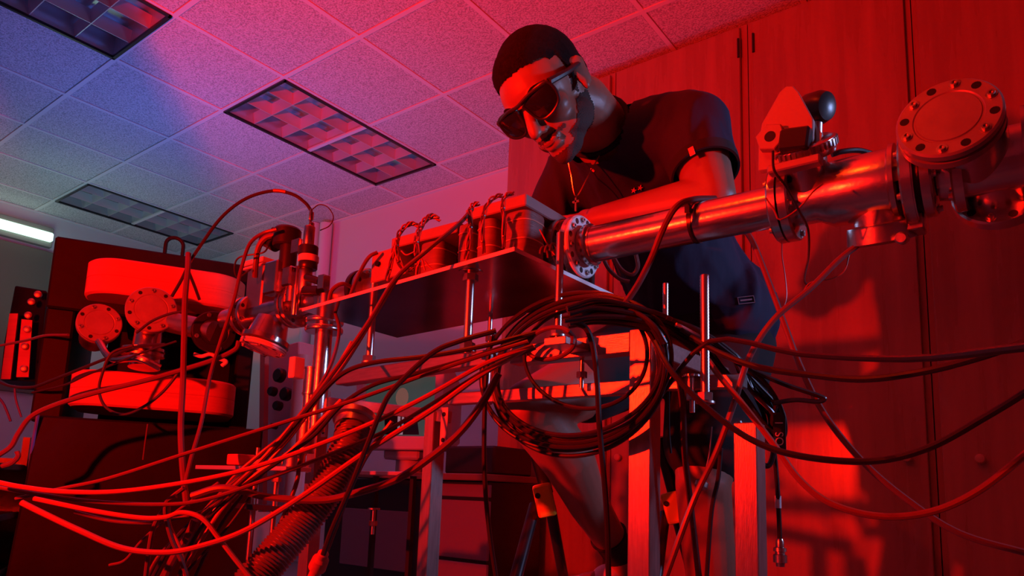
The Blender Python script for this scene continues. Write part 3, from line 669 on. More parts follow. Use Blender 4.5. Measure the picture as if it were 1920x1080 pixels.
# ---------------------------------------------------------------- desk, monitor, drawers behind the frame
yd = 2.45
dk = thing('rear_desk', 'dark desk with pale drawer fronts behind the metal frame', 'desk', (at(800, 900, y=yd).x, yd+.3, 0))
zd = at(820, 893, y=yd-.05).z; xa, xb = at(610, 900, y=yd).x, at(926, 900, y=yd).x
MB().box(((xa+xb)/2, yd+.19, zd), (xb-xa, .5, .03)).build('desk_top', mat('desk_edge', (.18, .12, .09), .4), dk, bevel=.004)
MB().box(((xa+xb)/2, yd+.20, zd/2), (xb-xa-.05, .40, zd-.04)).build('body', blackm, dk)
x2 = at(812, 960, y=yd).x
for (z0, z1) in ((zd-.09, zd-.028), (zd-.36, zd-.10), (.05, zd-.37)):
    MB().box(((x2+xb)/2, yd-.002, (z0+z1)/2), (xb-x2-.03, .02, z1-z0-.006)).build('drawer_front', mat('drawer_grey', (.22, .18, .22), .5), dk, bevel=.003)
MB().box((at(705, 1010, y=yd).x, yd-.002, at(705, 1010, y=yd).z), (.5, .02, .28)).build('door', mat('drawer_grey', (.22, .18, .22)), dk, bevel=.003)
for (px, py, w, h, d, m, lab) in ((880, 850, .34, .09, .3, blackp, 'low black box on the rear desk right of the monitor'), (900, 800, .22, .06, .2, blackp, 'small black box stacked on the low black box')):
    p = at(px, py, y=yd+.1); 
p = Vector((at(892, 850, y=yd+.1).x, yd+.2, zd+.015))
t = MB().box(p+Vector((0, 0, .065)), (.30, .3, .13)).build('black_box', blackp, bevel=.01); tag(t, 'low black box on the rear desk right of the monitor', 'box')
mo = thing('crt_monitor', 'pale old box monitor showing a portrait of a man in a dark suit', 'monitor', (at(755, 880, y=yd).x, yd+.2, zd+.015))
def Q(px, py, y): return at(px, py, y=y)
ym = yd-.02; c0 = Q(745, 765, ym); mr = Matrix.Rotation(.30, 3, 'Z') @ Matrix.Rotation(.0, 3, 'X')
def lm(x, y, z): return c0+mr @ Vector((x, y, z))
mw, mh = .245, .205
fo = [(-mw, -mh), (mw, -mh), (mw, mh), (-mw, mh)]; fi = [(-mw+.045, -mh+.065), (mw-.045, -mh+.065), (mw-.045, mh-.045), (-mw+.045, mh-.045)]
vs = [lm(x, 0, z) for x, z in fo]+[lm(x, .0, z) for x, z in fi]+[lm(x*.97, .02, z*.97) for x, z in fi]+[lm(x, .12, z) for x, z in fo]+[lm(x*.72, .38, z*.72) for x, z in fo]
fs = []
for k in range(4):
    j = (k+1) % 4; fs += [(k, j, 4+j, 4+k), (4+k, 4+j, 8+j, 8+k), (k, 12+k, 12+j, j), (12+k, 16+k, 16+j, 12+j)]
fs.append((16, 17, 18, 19)[::-1])
MB().add(vs, [f[::-1] for f in fs], False).build('case', mat('monitor_case', (.62, .58, .6), .5), mo, bevel=.004)
scm = mat('screen', (.02, .02, .02), .12, emit=(.10, .13, .12), es=.35)
sc = MB().add([lm(x*.97, .018, z*.97) for x, z in fi], [(0, 1, 2, 3)], False).build('screen', scm, mo)
def flat(pts, y, m, nm, lab=None): return MB().add([lm(x, y, z) for x, z in pts], [tuple(range(len(pts)))], False).build(nm, m, sc, label=lab)
flat([(-.10+.03*math.cos(0), -.13), (.12, -.13), (.10, -.03), (.05, .015), (-.03, .015), (-.08, -.03)], .016, mat('screen_suit', (.01, .01, .015), .2), 'picture_suit')
flat([(.0, -.13), (.03, -.13), (.035, .01), (-.005, .01)], .015, mat('screen_shirt', (.2, .2, .25), .3, emit=(.35, .38, .5), es=.35), 'picture_shirt')
flat([(.012, -.12), (.022, -.12), (.02, .0), (.013, .0)], .0145, blackp, 'picture_tie')
flat([(.015+.036*math.cos(a), .055+.048*math.sin(a)) for a in [k*PI/8 for k in range(16)]], .0142, mat('screen_face', (.2, .12, .1), .3, emit=(.30, .16, .12), es=.4), 'picture_face')
MB().box(lm(0, .16, -mh-.02), (.2, .2, .05), mr).build('stand', mat('monitor_case', (.6, .6, .6)), mo, bevel=.01)
sp = Vector((lm(0, .16, 0).x, lm(0, .16, 0).y, zd+.015)); dz = lm(0, 0, -mh-.045).z-sp.z
MB().cyl(sp, sp+Vector((0, 0, max(dz, .01))), .07).build('foot', mat('monitor_case', (.6, .6, .6)), mo)
# steel bench bar with fittings (silver ledge at the frame)
sb = thing('narrow_steel_ledge', 'narrow pale steel ledge with fittings, in front of the monitor', 'shelf', at(740, 888, y=1.3))
a = at(684, 886, y=1.3); b_ = at(783, 890, y=1.3); MB().box((a+b_)/2, ((b_-a).length+.0, .05, .010)).build('ledge', mat('ledge_pale', (.7, .7, .74), .35, .6), sb, bevel=.001)
for px in (695, 765): p = at(px, 892, y=1.3); MB().box((p.x, 1.32, p.z/2), (.012, .012, p.z)).build('leg', blackm, sb)
# small left platform
lp = thing('small_red_platform', 'small steel ledge with a red block, left of the pump stack', 'shelf', at(470, 880, y=1.0))
a = at(390, 877, y=1.0); b_ = at(560, 883, y=1.0); b_.z = a.z
MB().box((a+b_)/2, ((b_-a).length, .07, .010)).build('ledge', mat('ledge_pale', (.7, .7, .7)), lp, bevel=.001)
MB().box(at(452, 862, y=1.0), (.055, .045, .026)).build('block', coil_m, lp, bevel=.002)
for px in (480, 520):
    p = at(px, 884, y=1.0); MB().cyl((p.x, 1.0, .0), (p.x, 1.0, a.z-.004), .006).build('leg', steel_dull, lp)
    for z in (a.z-.03, a.z+.012, a.z-.10): MB().lathe((p.x, 1.0, z), (0, 0, 1), [(0, .011), (.010, .011)], 6).build('hexagon_nut', steel_dull, lp)
MB().cyl((at(480, 884, y=1.0).x, 1.0, a.z), (at(480, 884, y=1.0).x, 1.0, a.z+.05), .005).build('stud', steel_dull, lp)
a = at(450, 948, y=1.01); b_ = at(600, 958, y=1.01); b_.z = a.z
MB().box((a+b_)/2, ((b_-a).length, .05, .012)).build('lower_ledge', blackm, lp, bevel=.001)
# ================================================================ THE MAN
def solidify(b, name, m, voxel, smooth_it, parent, factor=.5):
    """union of the builder's closed shapes, remeshed to one continuous skin"""
    me = b.mesh('tmp', None); o = bpy.data.objects.new('tmp', me); COL.objects.link(o)
    r = o.modifiers.new('r', 'REMESH'); r.mode = 'VOXEL'; r.voxel_size = voxel
    if smooth_it: s = o.modifiers.new('s', 'SMOOTH'); s.factor = factor; s.iterations = smooth_it
    dg = bpy.context.evaluated_depsgraph_get(); me2 = bpy.data.meshes.new_from_object(o.evaluated_get(dg)); me2.name = name
    bpy.data.objects.remove(o); bpy.data.meshes.remove(me)
    off = base_of(parent) if parent else Vector()
    me2.transform(Matrix.Translation(-off))
    me2.materials.clear(); me2.materials.append(m)
    for p in me2.polygons: p.use_smooth = True
    o2 = bpy.data.objects.new(name, me2); COL.objects.link(o2)
    if parent: o2.parent = parent
    return o2
def chain(b, pts):
    for (p, r), (q, s) in zip(pts, pts[1:]): b.caps(p, q, r, s)
    return b
# joints, from the photograph, with their distances
HK = .985
HD = 1.33
J = dict(neck=at(1122, 243, d=1.46), neck2=at(1092, 196, d=1.385),
         shL=at(1296, 243, d=1.40), shR=at(1090, 318, d=1.66), chest=at(1210, 345, d=1.58), belly=at(1275, 500, d=1.62), pelvis=at(1318, 590, d=1.66),
         elL=at(1338, 372, d=1.30), wrL=at(1118, 412, d=1.43), haL=at(1066, 412, d=1.50),
         elR=at(1010, 430, d=1.68), wrR=at(958, 420, d=1.62),
         hipL=at(1352, 650, d=1.62), hipR=at(1245, 650, d=1.72), kneeR=at(992, 768, d=1.38), ankR=at(1163, 1040, d=1.62),
         kneeL=at(1318, 905, d=1.50), ankL=at(1352, 1330, d=1.62))
man = thing('person', 'young man in a dark T-shirt, black shorts and dark sunglasses, bent over the beam line', 'person', Vector((J['hipL'].x, J['hipL'].y, 0)))
# ---- head frame
hc = at(1031, 183, d=HD)
vd = ray(1031, 183).normalized(); tw = -vd; rt = RM.col[0].copy(); rt = (rt-tw*rt.dot(tw)).normalized(); upv = tw.cross(rt)
def cv(a, b_, c): return (rt*a+upv*b_+tw*c).normalized()
HL = cv(.64, .50, .50); HF = cv(-.42, -.42, .80); HF = (HF-HL*HF.dot(HL)).normalized(); HU = HF.cross(-HL).normalized()*1
if HU.dot(upv) < 0: HU = -HU
HR = Matrix((HL, HF, HU)).transposed()     # columns: his left, forward, up
def H(l, f, u): return hc+HR @ Vector((l, f, u))*HK
def HE(b, c, r, rot=None, seg=22, rings=14):
    return b.ell(H(*c), tuple(k*HK for k in r), HR @ (rot or Matrix.Identity(3)), seg, rings)
b = MB()
HE(b, (0, -.012, .040), (.074, .094, .082)); HE(b, (0, .020, .030), (.068, .070, .070)); HE(b, (0, -.03, .02), (.068, .072, .07))
HE(b, (0, .035, -.035), (.053, .052, .062)); HE(b, (0, .030, -.055), (.050, .052, .044))                     # face block
HE(b, (0, .052, -.078), (.036, .036, .030)); HE(b, (0, .076, -.093), (.021, .016, .015))   # jaw, chin
for s in (-1, 1):
    HE(b, (s*.036, .052, -.014), (.024, .026, .024))            # cheekbone
    HE(b, (s*.038, .018, -.055), (.020, .048, .030))            # jaw side
    HE(b, (s*.030, .078, .028), (.026, .012, .010))             # brow
    HE(b, (s*.012, .098, -.030), (.0075, .009, .0075))            # nostril
    # ear
    e = Matrix.Rotation(s*.35, 3, 'Z')
    HE(b, (s*.076, -.012, .000), (.006, .018, .030), e); HE(b, (s*.079, -.020, .014), (.006, .014, .016), e); HE(b, (s*.075, -.004, -.022), (.006, .008, .011), e)
b.caps(H(0, .082, .018), H(0, .108, -.020), .0095, .0125, 14)        # nose bridge to tip
HE(b, (0, .112, -.025), (.0115, .011, .010))
HE(b, (0, .088, -.052), (.024, .012, .0075)); HE(b, (0, .085, -.065), (.021, .012, .0080))   # lips
chain(b, [(J['neck'], .064), (J['neck2'], .055), (H(0, -.025, -.01), .055)])
# ---- torso and limbs
chain(b, [(J['neck'], .062), (J['chest'], .115), (J['belly'], .12), (J['pelvis'], .125)])
chain(b, [(J['shL'], .055), (J['chest'], .10)]); chain(b, [(J['shR'], .06), (J['chest'], .11)]); b.caps(J['shL'], J['shR'], .058, .06)
chain(b, [(J['shL'], .058), (J['elL'].lerp(J['shL'], .55), .053), (J['elL'], .041), (J['elL'].lerp(J['wrL'], .25), .043), (J['wrL'], .026)])
chain(b, [(J['shR'], .058), (J['elR'], .040), (J['wrR'], .026)])
def hand(b, w, d, nrm, s=1):
    """palm and five curled fingers; w wrist, d pointing direction, nrm back of the hand"""
    d = d.normalized(); nrm = (nrm-d*nrm.dot(d)).normalized(); sd = d.cross(nrm)*s
    b.caps(w, w+d*.03, .024, .022, 12)
    for k in (-1, 0, 1): b.caps(w+d*.02+sd*k*.018, w+d*.082+sd*k*.021, .0145, .012, 12)
    for k, (ln, off) in enumerate(((.068, -.033), (.078, -.011), (.072, .011), (.056, .032))):
        p = w+d*.086+sd*off; a = p+(d*.85-nrm*.5)*ln*.45; c = a+(d*.3-nrm*.95)*ln*.32; e = c+(d*-.2-nrm*.9)*ln*.26
        b.caps(p, a, .0092, .0086, 10); b.caps(a, c, .0086, .008, 10); b.caps(c, e, .008, .007, 10)
    p = w+d*.028-sd*.024; a = p+(d*.6-sd*.7-nrm*.3)*.042; c = a+(d*.85-sd*.1-nrm*.5)*.032
    b.caps(p, a, .0125, .0105, 10); b.caps(a, c, .0105, .0085, 10)
hand(b, J['wrL'], J['haL']-J['wrL'], Vector((0, -.4, 1)))
hand(b, J['wrR'], Vector((-.8, -.1, .1)), Vector((0, -.2, 1)), -1)
chain(b, [(J['hipR'], .092), (J['hipR'].lerp(J['kneeR'], .5), .082), (J['kneeR'], .058)])
kR = J['kneeR']; aR = J['ankR']
chain(b, [(kR, .056), (kR.lerp(aR, .30)+Vector((.012, .012, 0)), .056), (kR.lerp(aR, .6), .044), (aR, .034)])
kL = J['kneeL']; aL = J['ankL']
chain(b, [(J['hipL'], .095), (J['hipL'].lerp(kL, .5), .085), (kL, .058), (kL.lerp(aL, .3), .056), (kL.lerp(aL, .65), .044), (aL, .034), (Vector((aL.x-.02, aL.y-.08, .055)), .034)])
fR = aR+Vector((-.06, -.05, -.070)); chain(b, [(aR, .034), (aR+Vector((.01, .012, -.055)), .034), (fR, .028)])
body = solidify(b, 'body', skin, .0034, 8, man)
# ---- hair: a close cap
hb = MB()
HE(hb, (0, -.020, .046), (.0785, .094, .086)); HE(hb, (0, .012, .052), (.072, .070, .072)); HE(hb, (0, -.040, .015), (.072, .070, .075))
for s in (-1, 1): HE(hb, (s*.066, .006, .018), (.010, .020, .030))
hair = solidify(hb, 'hair', hairm, .003, 3, man)
# cut the cap back from the forehead and the nape
import bmesh
from mathutils import noise
bm = bmesh.new(); bm.from_mesh(hair.data); bm.normal_update(); off = Vector(man.location)
dele = []
for v in bm.verts:
    q = HR.transposed() @ ((v.co+off)-hc)/HK
    ax_ = abs(q.x)
    front = .078-max(0, ax_-.03)*.35                      # forehead hairline
    side = .040 if q.y > .012 else (-.005 if q.y > -.008 else .0-(-.008-q.y)*1.0)
    f_ = min(1, max(0, (q.y-.015)/.028)); hairline = side*(1-f_)+front*f_+noise.noise(q*160)*.003
    hairline = max(hairline, -.050)
    if q.z < hairline: dele.append(v)
    elif q.z < hairline+.024: v.co -= v.normal*(.0046*(1-(q.z-hairline)/.024))
bmesh.ops.delete(bm, geom=dele, context='VERTS'); bm.to_mesh(hair.data); bm.free()
# short beard along the jaw, cut from the skin's own surface
bm = bmesh.new(); bm.from_mesh(body.data); bm.normal_update(); off = Vector(man.location); kill = []
for v in bm.verts:
    p = v.co+off; q = HR.transposed() @ (p-hc)/HK; keep = False
    if (p-hc).length < .17:
        n_ = noise.noise(q*120)*.003; side = q.x
        jaw = -.030-.9*max(0, q.y-.02)*.75+n_
        keep = (q.z < jaw and q.z > -.125 and q.y > -.030 and q.y < .16)
        if q.y > .060 and abs(q.x) < .030 and -.080 < q.z < -.046: keep = False
        if abs(q.x) < .036 and q.y > .07 and -.052 < q.z < -.043: keep = True
        if abs(q.x) > .05 and -.012 < q.y < .012 and -.06 < q.z < .03: keep = True
        if q.z < -.098 and q.y < .03: keep = False
        if abs(q.x) > .0735: keep = False
    if not keep: kill.append(v)
    else: v.co += v.normal*.0009
bmesh.ops.delete(bm, geom=kill, context='VERTS')
bme = bpy.data.meshes.new('beard'); bm.to_mesh(bme); bm.free(); bme.materials.clear()
bme.materials.append(mat('short_stubble', (.055, .030, .024), .75, bump=1., bscale=500, bdist=.002))
bo = bpy.data.objects.new('beard', bme); COL.objects.link(bo); bo.parent = man
# ---- sunglasses
sg = MB(); gf = .104
def arc(l0, l1, u0, u1, f0, f1, n=8): return [H(l0+(l1-l0)*k/n, f0+(f1-f0)*k/n, u0+(u1-u0)*k/n) for k in range(n+1)]
for s in (-1, 1):
    o = [(s*.008, .022), (s*.030, .030), (s*.062, .029), (s*.070, .012), (s*.064, -.010), (s*.040, -.020), (s*.018, -.014)]
    pts = [H(l, .104-abs(l)*.30, u+.004) for l, u in o]
    sg.tube(catmull(pts+[pts[0]], 5), .0028, 8)
sg.tube(catmull([H(-.068, .082, .030), H(-.03, .098, .034), H(0, .104, .031), H(.03, .098, .034), H(.068, .082, .030)], 6), .0035, 8)
fr_g = sg.build('sunglasses', blackp, man)
for s in (-1, 1):
    tp = MB(); A, Bq, Cq = H(s*.068, .082, .028), H(s*.078, .030, .018), H(s*.079, -.018, .012)
    tp.tube(catmull([A, Bq, Cq, H(s*.076, -.032, -.005)], 6), lambda t: .0066-.0026*t, 8); tp.build('temple_arm', blackp, fr_g)
    o = [(s*.008, .022), (s*.030, .030), (s*.062, .029), (s*.070, .012), (s*.064, -.010), (s*.040, -.020), (s*.018, -.014)]
    pts = [H(l, .104-abs(l)*.30, u+.004) for l, u in o]; cpt = sum(pts, Vector())/len(pts)+HR @ Vector((0, .005, 0))
    rim = catmull(pts+[pts[0]], 4)[:-1]; m = len(rim); inner = [p.lerp(cpt, .5)+HR @ Vector((0, .003, 0)) for p in rim]
    MB().add(rim+inner+[cpt+HR @ Vector((0, .002, 0))], [(k, (k+1) % m, m+(k+1) % m, m+k) for k in range(m)]+[(m+k, m+(k+1) % m, 2*m) for k in range(m)]).build('lens', glass_b, fr_g)
# eyebrows and mouth line
for s in (-1, 1):
    MB().tube(catmull([H(s*.014, .093, .030), H(s*.035, .087, .038), H(s*.056, .070, .034)], 4), lambda t: .0035*(1-.6*abs(2*t-1)), 6).build('eyebrow', hairm, man)
MB().tube(catmull([H(-.020, .088, -.058), H(0, .0985, -.0585), H(.020, .088, -.058)], 5), .0012, 6).build('mouth_line', mat('dark_lip', (.12, .04, .03), .5), man)
# ---- T-shirt
sb = MB()
chain(sb, [(J['neck']+Vector((0, .0, -.025)), .066), (J['chest'], .128), (J['belly'], .130), (J['pelvis'], .138), (J['pelvis'].lerp(J['hipL'], .5)+Vector((.02, 0, .03)), .130)])
chain(sb, [(J['neck'].lerp(J['shL'], .35)+Vector((0, 0, -.012)), .062), (J['shL'], .070), (J['chest'], .112)]); chain(sb, [(J['shR'], .072), (J['chest'], .12)]); sb.caps(J['shL'], J['shR'], .068, .07)
slL = J['shL'].lerp(J['elL'], .60); slR = J['shR'].lerp(J['elR'], .88)
chain(sb, [(J['shL'], .072), (slL, .062)]); chain(sb, [(J['shR'], .07), (slR, .056)])
shirt = solidify(sb, 't_shirt', navy, .006, 5, man)
# open the neck and the sleeve ends, and wrinkle the cloth
from mathutils import noise
bm = bmesh.new(); bm.from_mesh(shirt.data); off = Vector(man.location); dele = []
dn = (J['neck2']-J['neck']).normalized(); nk = J['neck']+dn*.012
da = (J['elL']-J['shL']).normalized(); db = (J['elR']-J['shR']).normalized()
def cut(c, n, rad):
    g = [f for f in bm.faces if (f.calc_center_median()+off-c).length < rad]
    gg = list(set(g) | {e for f in g for e in f.edges} | {v for f in g for v in f.verts})
    bmesh.ops.bisect_plane(bm, geom=gg, plane_co=c-off, plane_no=n, dist=1e-5)
    kill = [v for v in bm.verts if (v.co+off-c).length < rad and (v.co+off-c).dot(n) > 1e-4]
    bmesh.ops.delete(bm, geom=kill, context='VERTS')
cut(nk, dn, .085); cut(slL, da, .085); cut(slR, db, .085)
bm.normal_update()
for v in bm.verts:
    p = v.co+off; q = Vector((p.x*11, p.y*11, p.z*4)); k = noise.noise(q)+.5*noise.noise(q*2.1)
    ridge = 1-abs(noise.noise(Vector((p.x*9+3, p.y*9, p.z*3)))*2)
    v.co += v.normal*(k*.008+max(0, ridge-.55)*.020)
bm.to_mesh(shirt.data); bm.free()
def ring(c, ax, r, n=24): u, w, _ = frame(ax); return [c+(u*math.cos(2*PI*k/n)+w*math.sin(2*PI*k/n))*r for k in range(n)]
MB().tube(ring(nk+dn*.0, dn, .0665), .0062, 8, closed=True).build('collar', blackcloth, shirt)
cf = MB()
cf.lathe(slL-da*.012, da, [(0, .0615), (0, .066), (.012, .0655), (.022, .0645), (.022, .060)], 40, cap=False); cf.build('sleeve_cuff', blackcloth, shirt)
# tag on the cuff, stars, emblem, hem label: flat prints a hair above the cloth
dg = bpy.context.evaluated_depsgraph_get()
def decal(px, py, shape, name, m, w=.01, rot=0, lift=.002):
    """small flat piece laid on whatever surface of the shirt stands at this point"""
    dg.update(); o = Vector((0, 0, CAMZ)); d = ray(px, py).normalized(); inv = Vector(man.location)
    hit, loc, nrm, idx = shirt.ray_cast(o-inv, d)
    if not hit: return
    loc = loc+inv; u, w_, n_ = frame(nrm); c_, s_ = math.cos(rot), math.sin(rot)
    P_ = [loc+n_*lift+(u*(x*c_-y*s_)+w_*(x*s_+y*c_))*w for x, y in shape]
    MB().add(P_+[p-n_*lift*.8 for p in P_], [tuple(range(len(P_)))]+[(k, (k+1) % len(P_), len(P_)+(k+1) % len(P_), len(P_)+k)[::-1] for k in range(len(P_))], False).build(name, m, shirt)
bpy.context.view_layer.update()
star = [(math.cos(PI/2+k*PI/5)*(1 if k % 2 == 0 else .4), math.sin(PI/2+k*PI/5)*(1 if k % 2 == 0 else .4)) for k in range(10)]
redprint = mat('red_print', (.8, .12, .1), .5)
decal(1188, 357, star, 'star_print', redprint, .006); decal(1200, 352, star, 'star_print', redprint, .006)
decal(1187, 378, [(-.6, -1), (.6, -1), (1, 0), (.5, 1), (-.4, .8), (-1, 0)], 'crest_print', redprint, .006); decal(1205, 378, [(-1, -.5), (1, -.5), (.6, .6), (-.6, .6)], 'crest_print', redprint, .005)
decal(1111, 318, [(-.5, -1), (.5, -1), (.7, 0), (.4, 1), (-.5, .8)], 'small_print', redprint, .005)
labm = mat('label_print', (.5, .5, .6), .6)
for (x0, y0, x1, y1) in ((-1, -.5, 1, -.42), (-1, .42, 1, .5), (-1, -.5, -.93, .5), (.93, -.5, 1, .5), (-.7, -.1, .7, .1)):
    decal(1399, 563, [(x0, y0), (x1, y0), (x1, y1), (x0, y1)], 'hem_label', labm, .017, rot=.12)
p = at(1297, 283, d=1.29)
dv = ray(1297, 284).normalized(); o_ = Vector((0, 0, CAMZ)); t_ = .9
while t_ < 2 and ((o_+dv*t_-slL)-da*(o_+dv*t_-slL).dot(da)).length > .0672: t_ += .001
pc_ = o_+dv*t_; rad = ((pc_-slL)-da*(pc_-slL).dot(da)).normalized(); tg_ = rad.cross(da)
if t_ < 2: MB().prism([pc_+tg_*x+da*y for x, y in ((-.005, -.010), (.005, -.010), (.005, .010), (-.005, .010))], rad*.0012).build('cuff_tag', mat('cuff_red', (.8, .25, .2), .5), shirt)
# ---- shorts
hb = MB(); mL = J['hipL'].lerp(kL, .72); mR = J['hipR'].lerp(kR, .62)
chain(hb, [(J['pelvis']+Vector((0, 0, -.04)), .145), (J['hipL'], .120), (mL, .098)]); chain(hb, [(J['pelvis']+Vector((0, 0, -.04)), .14), (J['hipR'], .115), (mR, .088)])
shorts = solidify(hb, 'shorts', blackcloth, .007, 5, man)
# ---- socks and shoes
for (a, k) in ((aR, kR), (aL, kL)):
    d = (k-a).normalized()
    MB().lathe(a-d*.03, d, [(0, .040), (.03, .0375), (.095, .0395), (.10, .0435)], 28).build('sock', mat('black_sock', (.015, .015, .015), .85), man)
def shoe(a, toe):
    b = MB(); a = Vector(a); toe = Vector(toe); d = toe-a; b.ell(a, (.042, .046, .036)); b.ell(a.lerp(toe, .35)+Vector((0, 0, .012)), (.04, .045, .040)); b.ell(a.lerp(toe, .7), (.044, .046, .03)); b.ell(toe, (.042, .04, .024))
    b.caps(a, toe, .036, .028)
    s = solidify(b, 'shoe', mat('pale_shoe', (.75, .7, .7), .5), .006, 6, man)
    u = Vector((-d.y, d.x, 0)).normalized(); 
    so = MB(); pts = [a-d*.22+u*.03-Vector((0, 0, .045)), a-d*.22-u*.03-Vector((0, 0, .045)), a.lerp(toe, .6)-u*.047-Vector((0, 0, .045)), toe+d*.22-u*.02-Vector((0, 0, .040)), toe+d*.22+u*.02-Vector((0, 0, .040)), a.lerp(toe, .6)+u*.047-Vector((0, 0, .045))]
    zb = min(p.z for p in pts)
    for p in pts: p.z = zb
    so.prism(pts[::-1], (0, 0, .024)).build('sole', mat('shoe_sole', (.8, .78, .78), .5), s, bevel=.004)
    return zb
zs = shoe(aR+Vector((.01, .02, -.070)), aR+Vector((-.085, -.075, -.078)))
shoe(Vector((aL.x, aL.y+.01, .050)), Vector((aL.x-.06, aL.y-.13, .046)))
# ---- necklace
c0 = nk-dn*.012; cross = at(1080, 368, d=1.405)
ch = MB(); lft = at(1124, 292, d=1.415); rgt = at(1067, 292, d=1.40); 
links = catmull([rgt+Vector((0, .05, .05)), rgt, at(1071, 330, d=1.40), cross, at(1100, 335, d=1.402), at(1111, 315, d=1.405), lft], 12)
ch.tube(links, .0013, 6); nl = ch.build('necklace', goldm, man)
MB().box(cross+Vector((0, 0, -.017)), (.0035, .003, .028)).box(cross+Vector((0, 0, -.011)), (.015, .003, .0035)).build('cross_pendant', goldm, nl)

# ================================================================ folding step ladder with yellow hinges
sl = thing('folding_step_ladder', 'folding step ladder with black tubes and yellow hinge brackets, under the man\'s bent leg', 'ladder', at(1140, 1080, y=1.55)*1)
def bar(px0, py0, d0, px1, py1, d1, r=.013, nm='rail'):
    a = at(px0, py0, d=d0); b_ = at(px1, py1, d=d1)
    if b_.z > .05:   # carry the rail on down to the floor
        dd = (b_-a); k = (a.z-.012)/(a.z-b_.z); b_ = a+dd*k
    return MB().cyl(a, b_, r, seg=16).build(nm, blackm, sl)
def rail_top(px0, py0, px1, py1, d, r=.014):
    return MB().cyl(at(px0, py0, d=d), at(px1, py1, d=d), r, seg=16).build('upper_rail', blackm, sl)
rail_top(1006, 852, 1026, 925, 1.52); rail_top(1236, 820, 1266, 935, 1.60)
bar(1003, 948, 1.52, 968, 1080, 1.40); bar(1032, 950, 1.52, 1056, 1080, 1.60, .012)
bar(1268, 960, 1.60, 1300, 1080, 1.68, .014); bar(1247, 962, 1.60, 1232, 1080, 1.5, .012)
for (px, py, d, tilt) in ((1021, 938, 1.50, -.25), (1262, 952, 1.58, -.28)):
    c = at(px, py, d=d); u, w, n = frame(-ray(px, py)); Rm = Matrix((u, w, n)).transposed() @ Matrix.Rotation(-tilt, 3, 'Z')
    k = MB().box(c+Rm @ Vector((0, .0, 0)), (.040, .070, .040), Rm).build('hinge_bracket', yellowp, sl, bevel=.006, seg=2)
    MB().cyl(c+Rm @ Vector((-.012, .012, .0195)), c+Rm @ Vector((-.012, .012, .0225)), .006, seg=12).build('rivet', blackm, k)
stp = Vector((aR.x-.04, aR.y-.01, zs-.014))
MB().box(stp, (.42, .24, .026)).build('step', blackm, sl, bevel=.006)
for sx in (-1, 1):
    for sy in (-1, 1): MB().cyl(stp+Vector((sx*.19, sy*.10, 0)), Vector((stp.x+sx*.20, stp.y+sy*.14, .0)), .011).build('leg', blackm, sl)
# ================================================================ CABLES
def cable(lab, pts, r=.0035, m=None, d=1.1, cat='cable', group=None, name='cable', n=8, seg=8, y=None):
    """pts: (px, py) or (px, py, distance) seen from the measured camera"""
    P_ = []
    for i, p in enumerate(pts):
        if y is not None: P_.append(at(p[0], p[1], y=p[2] if len(p) > 2 else y))
        else: P_.append(at(p[0], p[1], d=p[2] if len(p) > 2 else d))
    if y is None and len(pts[0]) > 2:   # fill distances between the given ones
        pass
    o = MB().tube(catmull(P_, n), r, seg).build(name, m or rubber)
    tag(o, lab, cat, group); return o
def dd(pts, d0, d1):
    n = len(pts)-1; return [(p[0], p[1], p[2] if len(p) > 2 else d0+(d1-d0)*i/n) for i, p in enumerate(pts)]
# ---- coil hanging on the front post
def coil_turns(lab, c, rx, ry, turns, y0, seed, r=.0036, start=None, end=None, m=None, tilt=0.0, a0=0):
    rnd = random.Random(seed); P_ = []; ph = rnd.uniform(0, 6)
    if start: P_ += [at(p[0], p[1], y=p[2]) for p in start]
    N = 22
    for k in range(int(turns*N)+1):
        a = a0+2*PI*k/N; f = k/(turns*N)
        wob = 1+.055*math.sin(a*.5+ph)+.04*math.sin(a*.31+ph*2); w2 = 1+.065*math.sin(a*.43+ph*3)
        x = c[0]+rx*wob*math.cos(a); yy = c[1]-ry*w2*math.sin(a)
        xr = x+tilt*(yy-c[1])
        P_.append(at(xr, yy, y=y0+.012*math.sin(a*.7+ph)+.010*f-.012*(math.sin(a) > .6)))
    if end: P_ += [at(p[0], p[1], y=p[2]) for p in end]
    o = MB().tube(catmull(P_, 4), r, 8).build('coiled_cable', m or rubber); tag(o, lab, 'cable', 'coiled cables hung on the front post'); return o
coil_turns('coiled black cable with the widest loops, hung on the front post', (1080, 702), 168, 146, 2.6, .915, 1, tilt=-.10, a0=2.2, end=[(1330, 640, .92), (1500, 664, .85), (1700, 673, .75), (1930, 650, .62)])
coil_turns('coiled black cable with middle sized loops, hung on the front post', (1085, 700), 152, 134, 3.2, .905, 2, tilt=-.14, a0=1.0)
coil_turns('coiled dark cable with small low loop, hung on the front post', (1103, 668), 122, 98, 1.25, .90, 3, .0033, tilt=-.05, a0=1.1)
coil_turns('coiled dark cable lying highest in the coil above the frame rail', (1092, 690), 160, 128, 2.1, .895, 5, .0034, tilt=-.18, a0=.4)
coil_turns('small oval cable loop around the foot of the tall threaded rod', (1032, 645), 44, 30, 1.2, .80, 6, .0034, m=redcab, tilt=-.3)
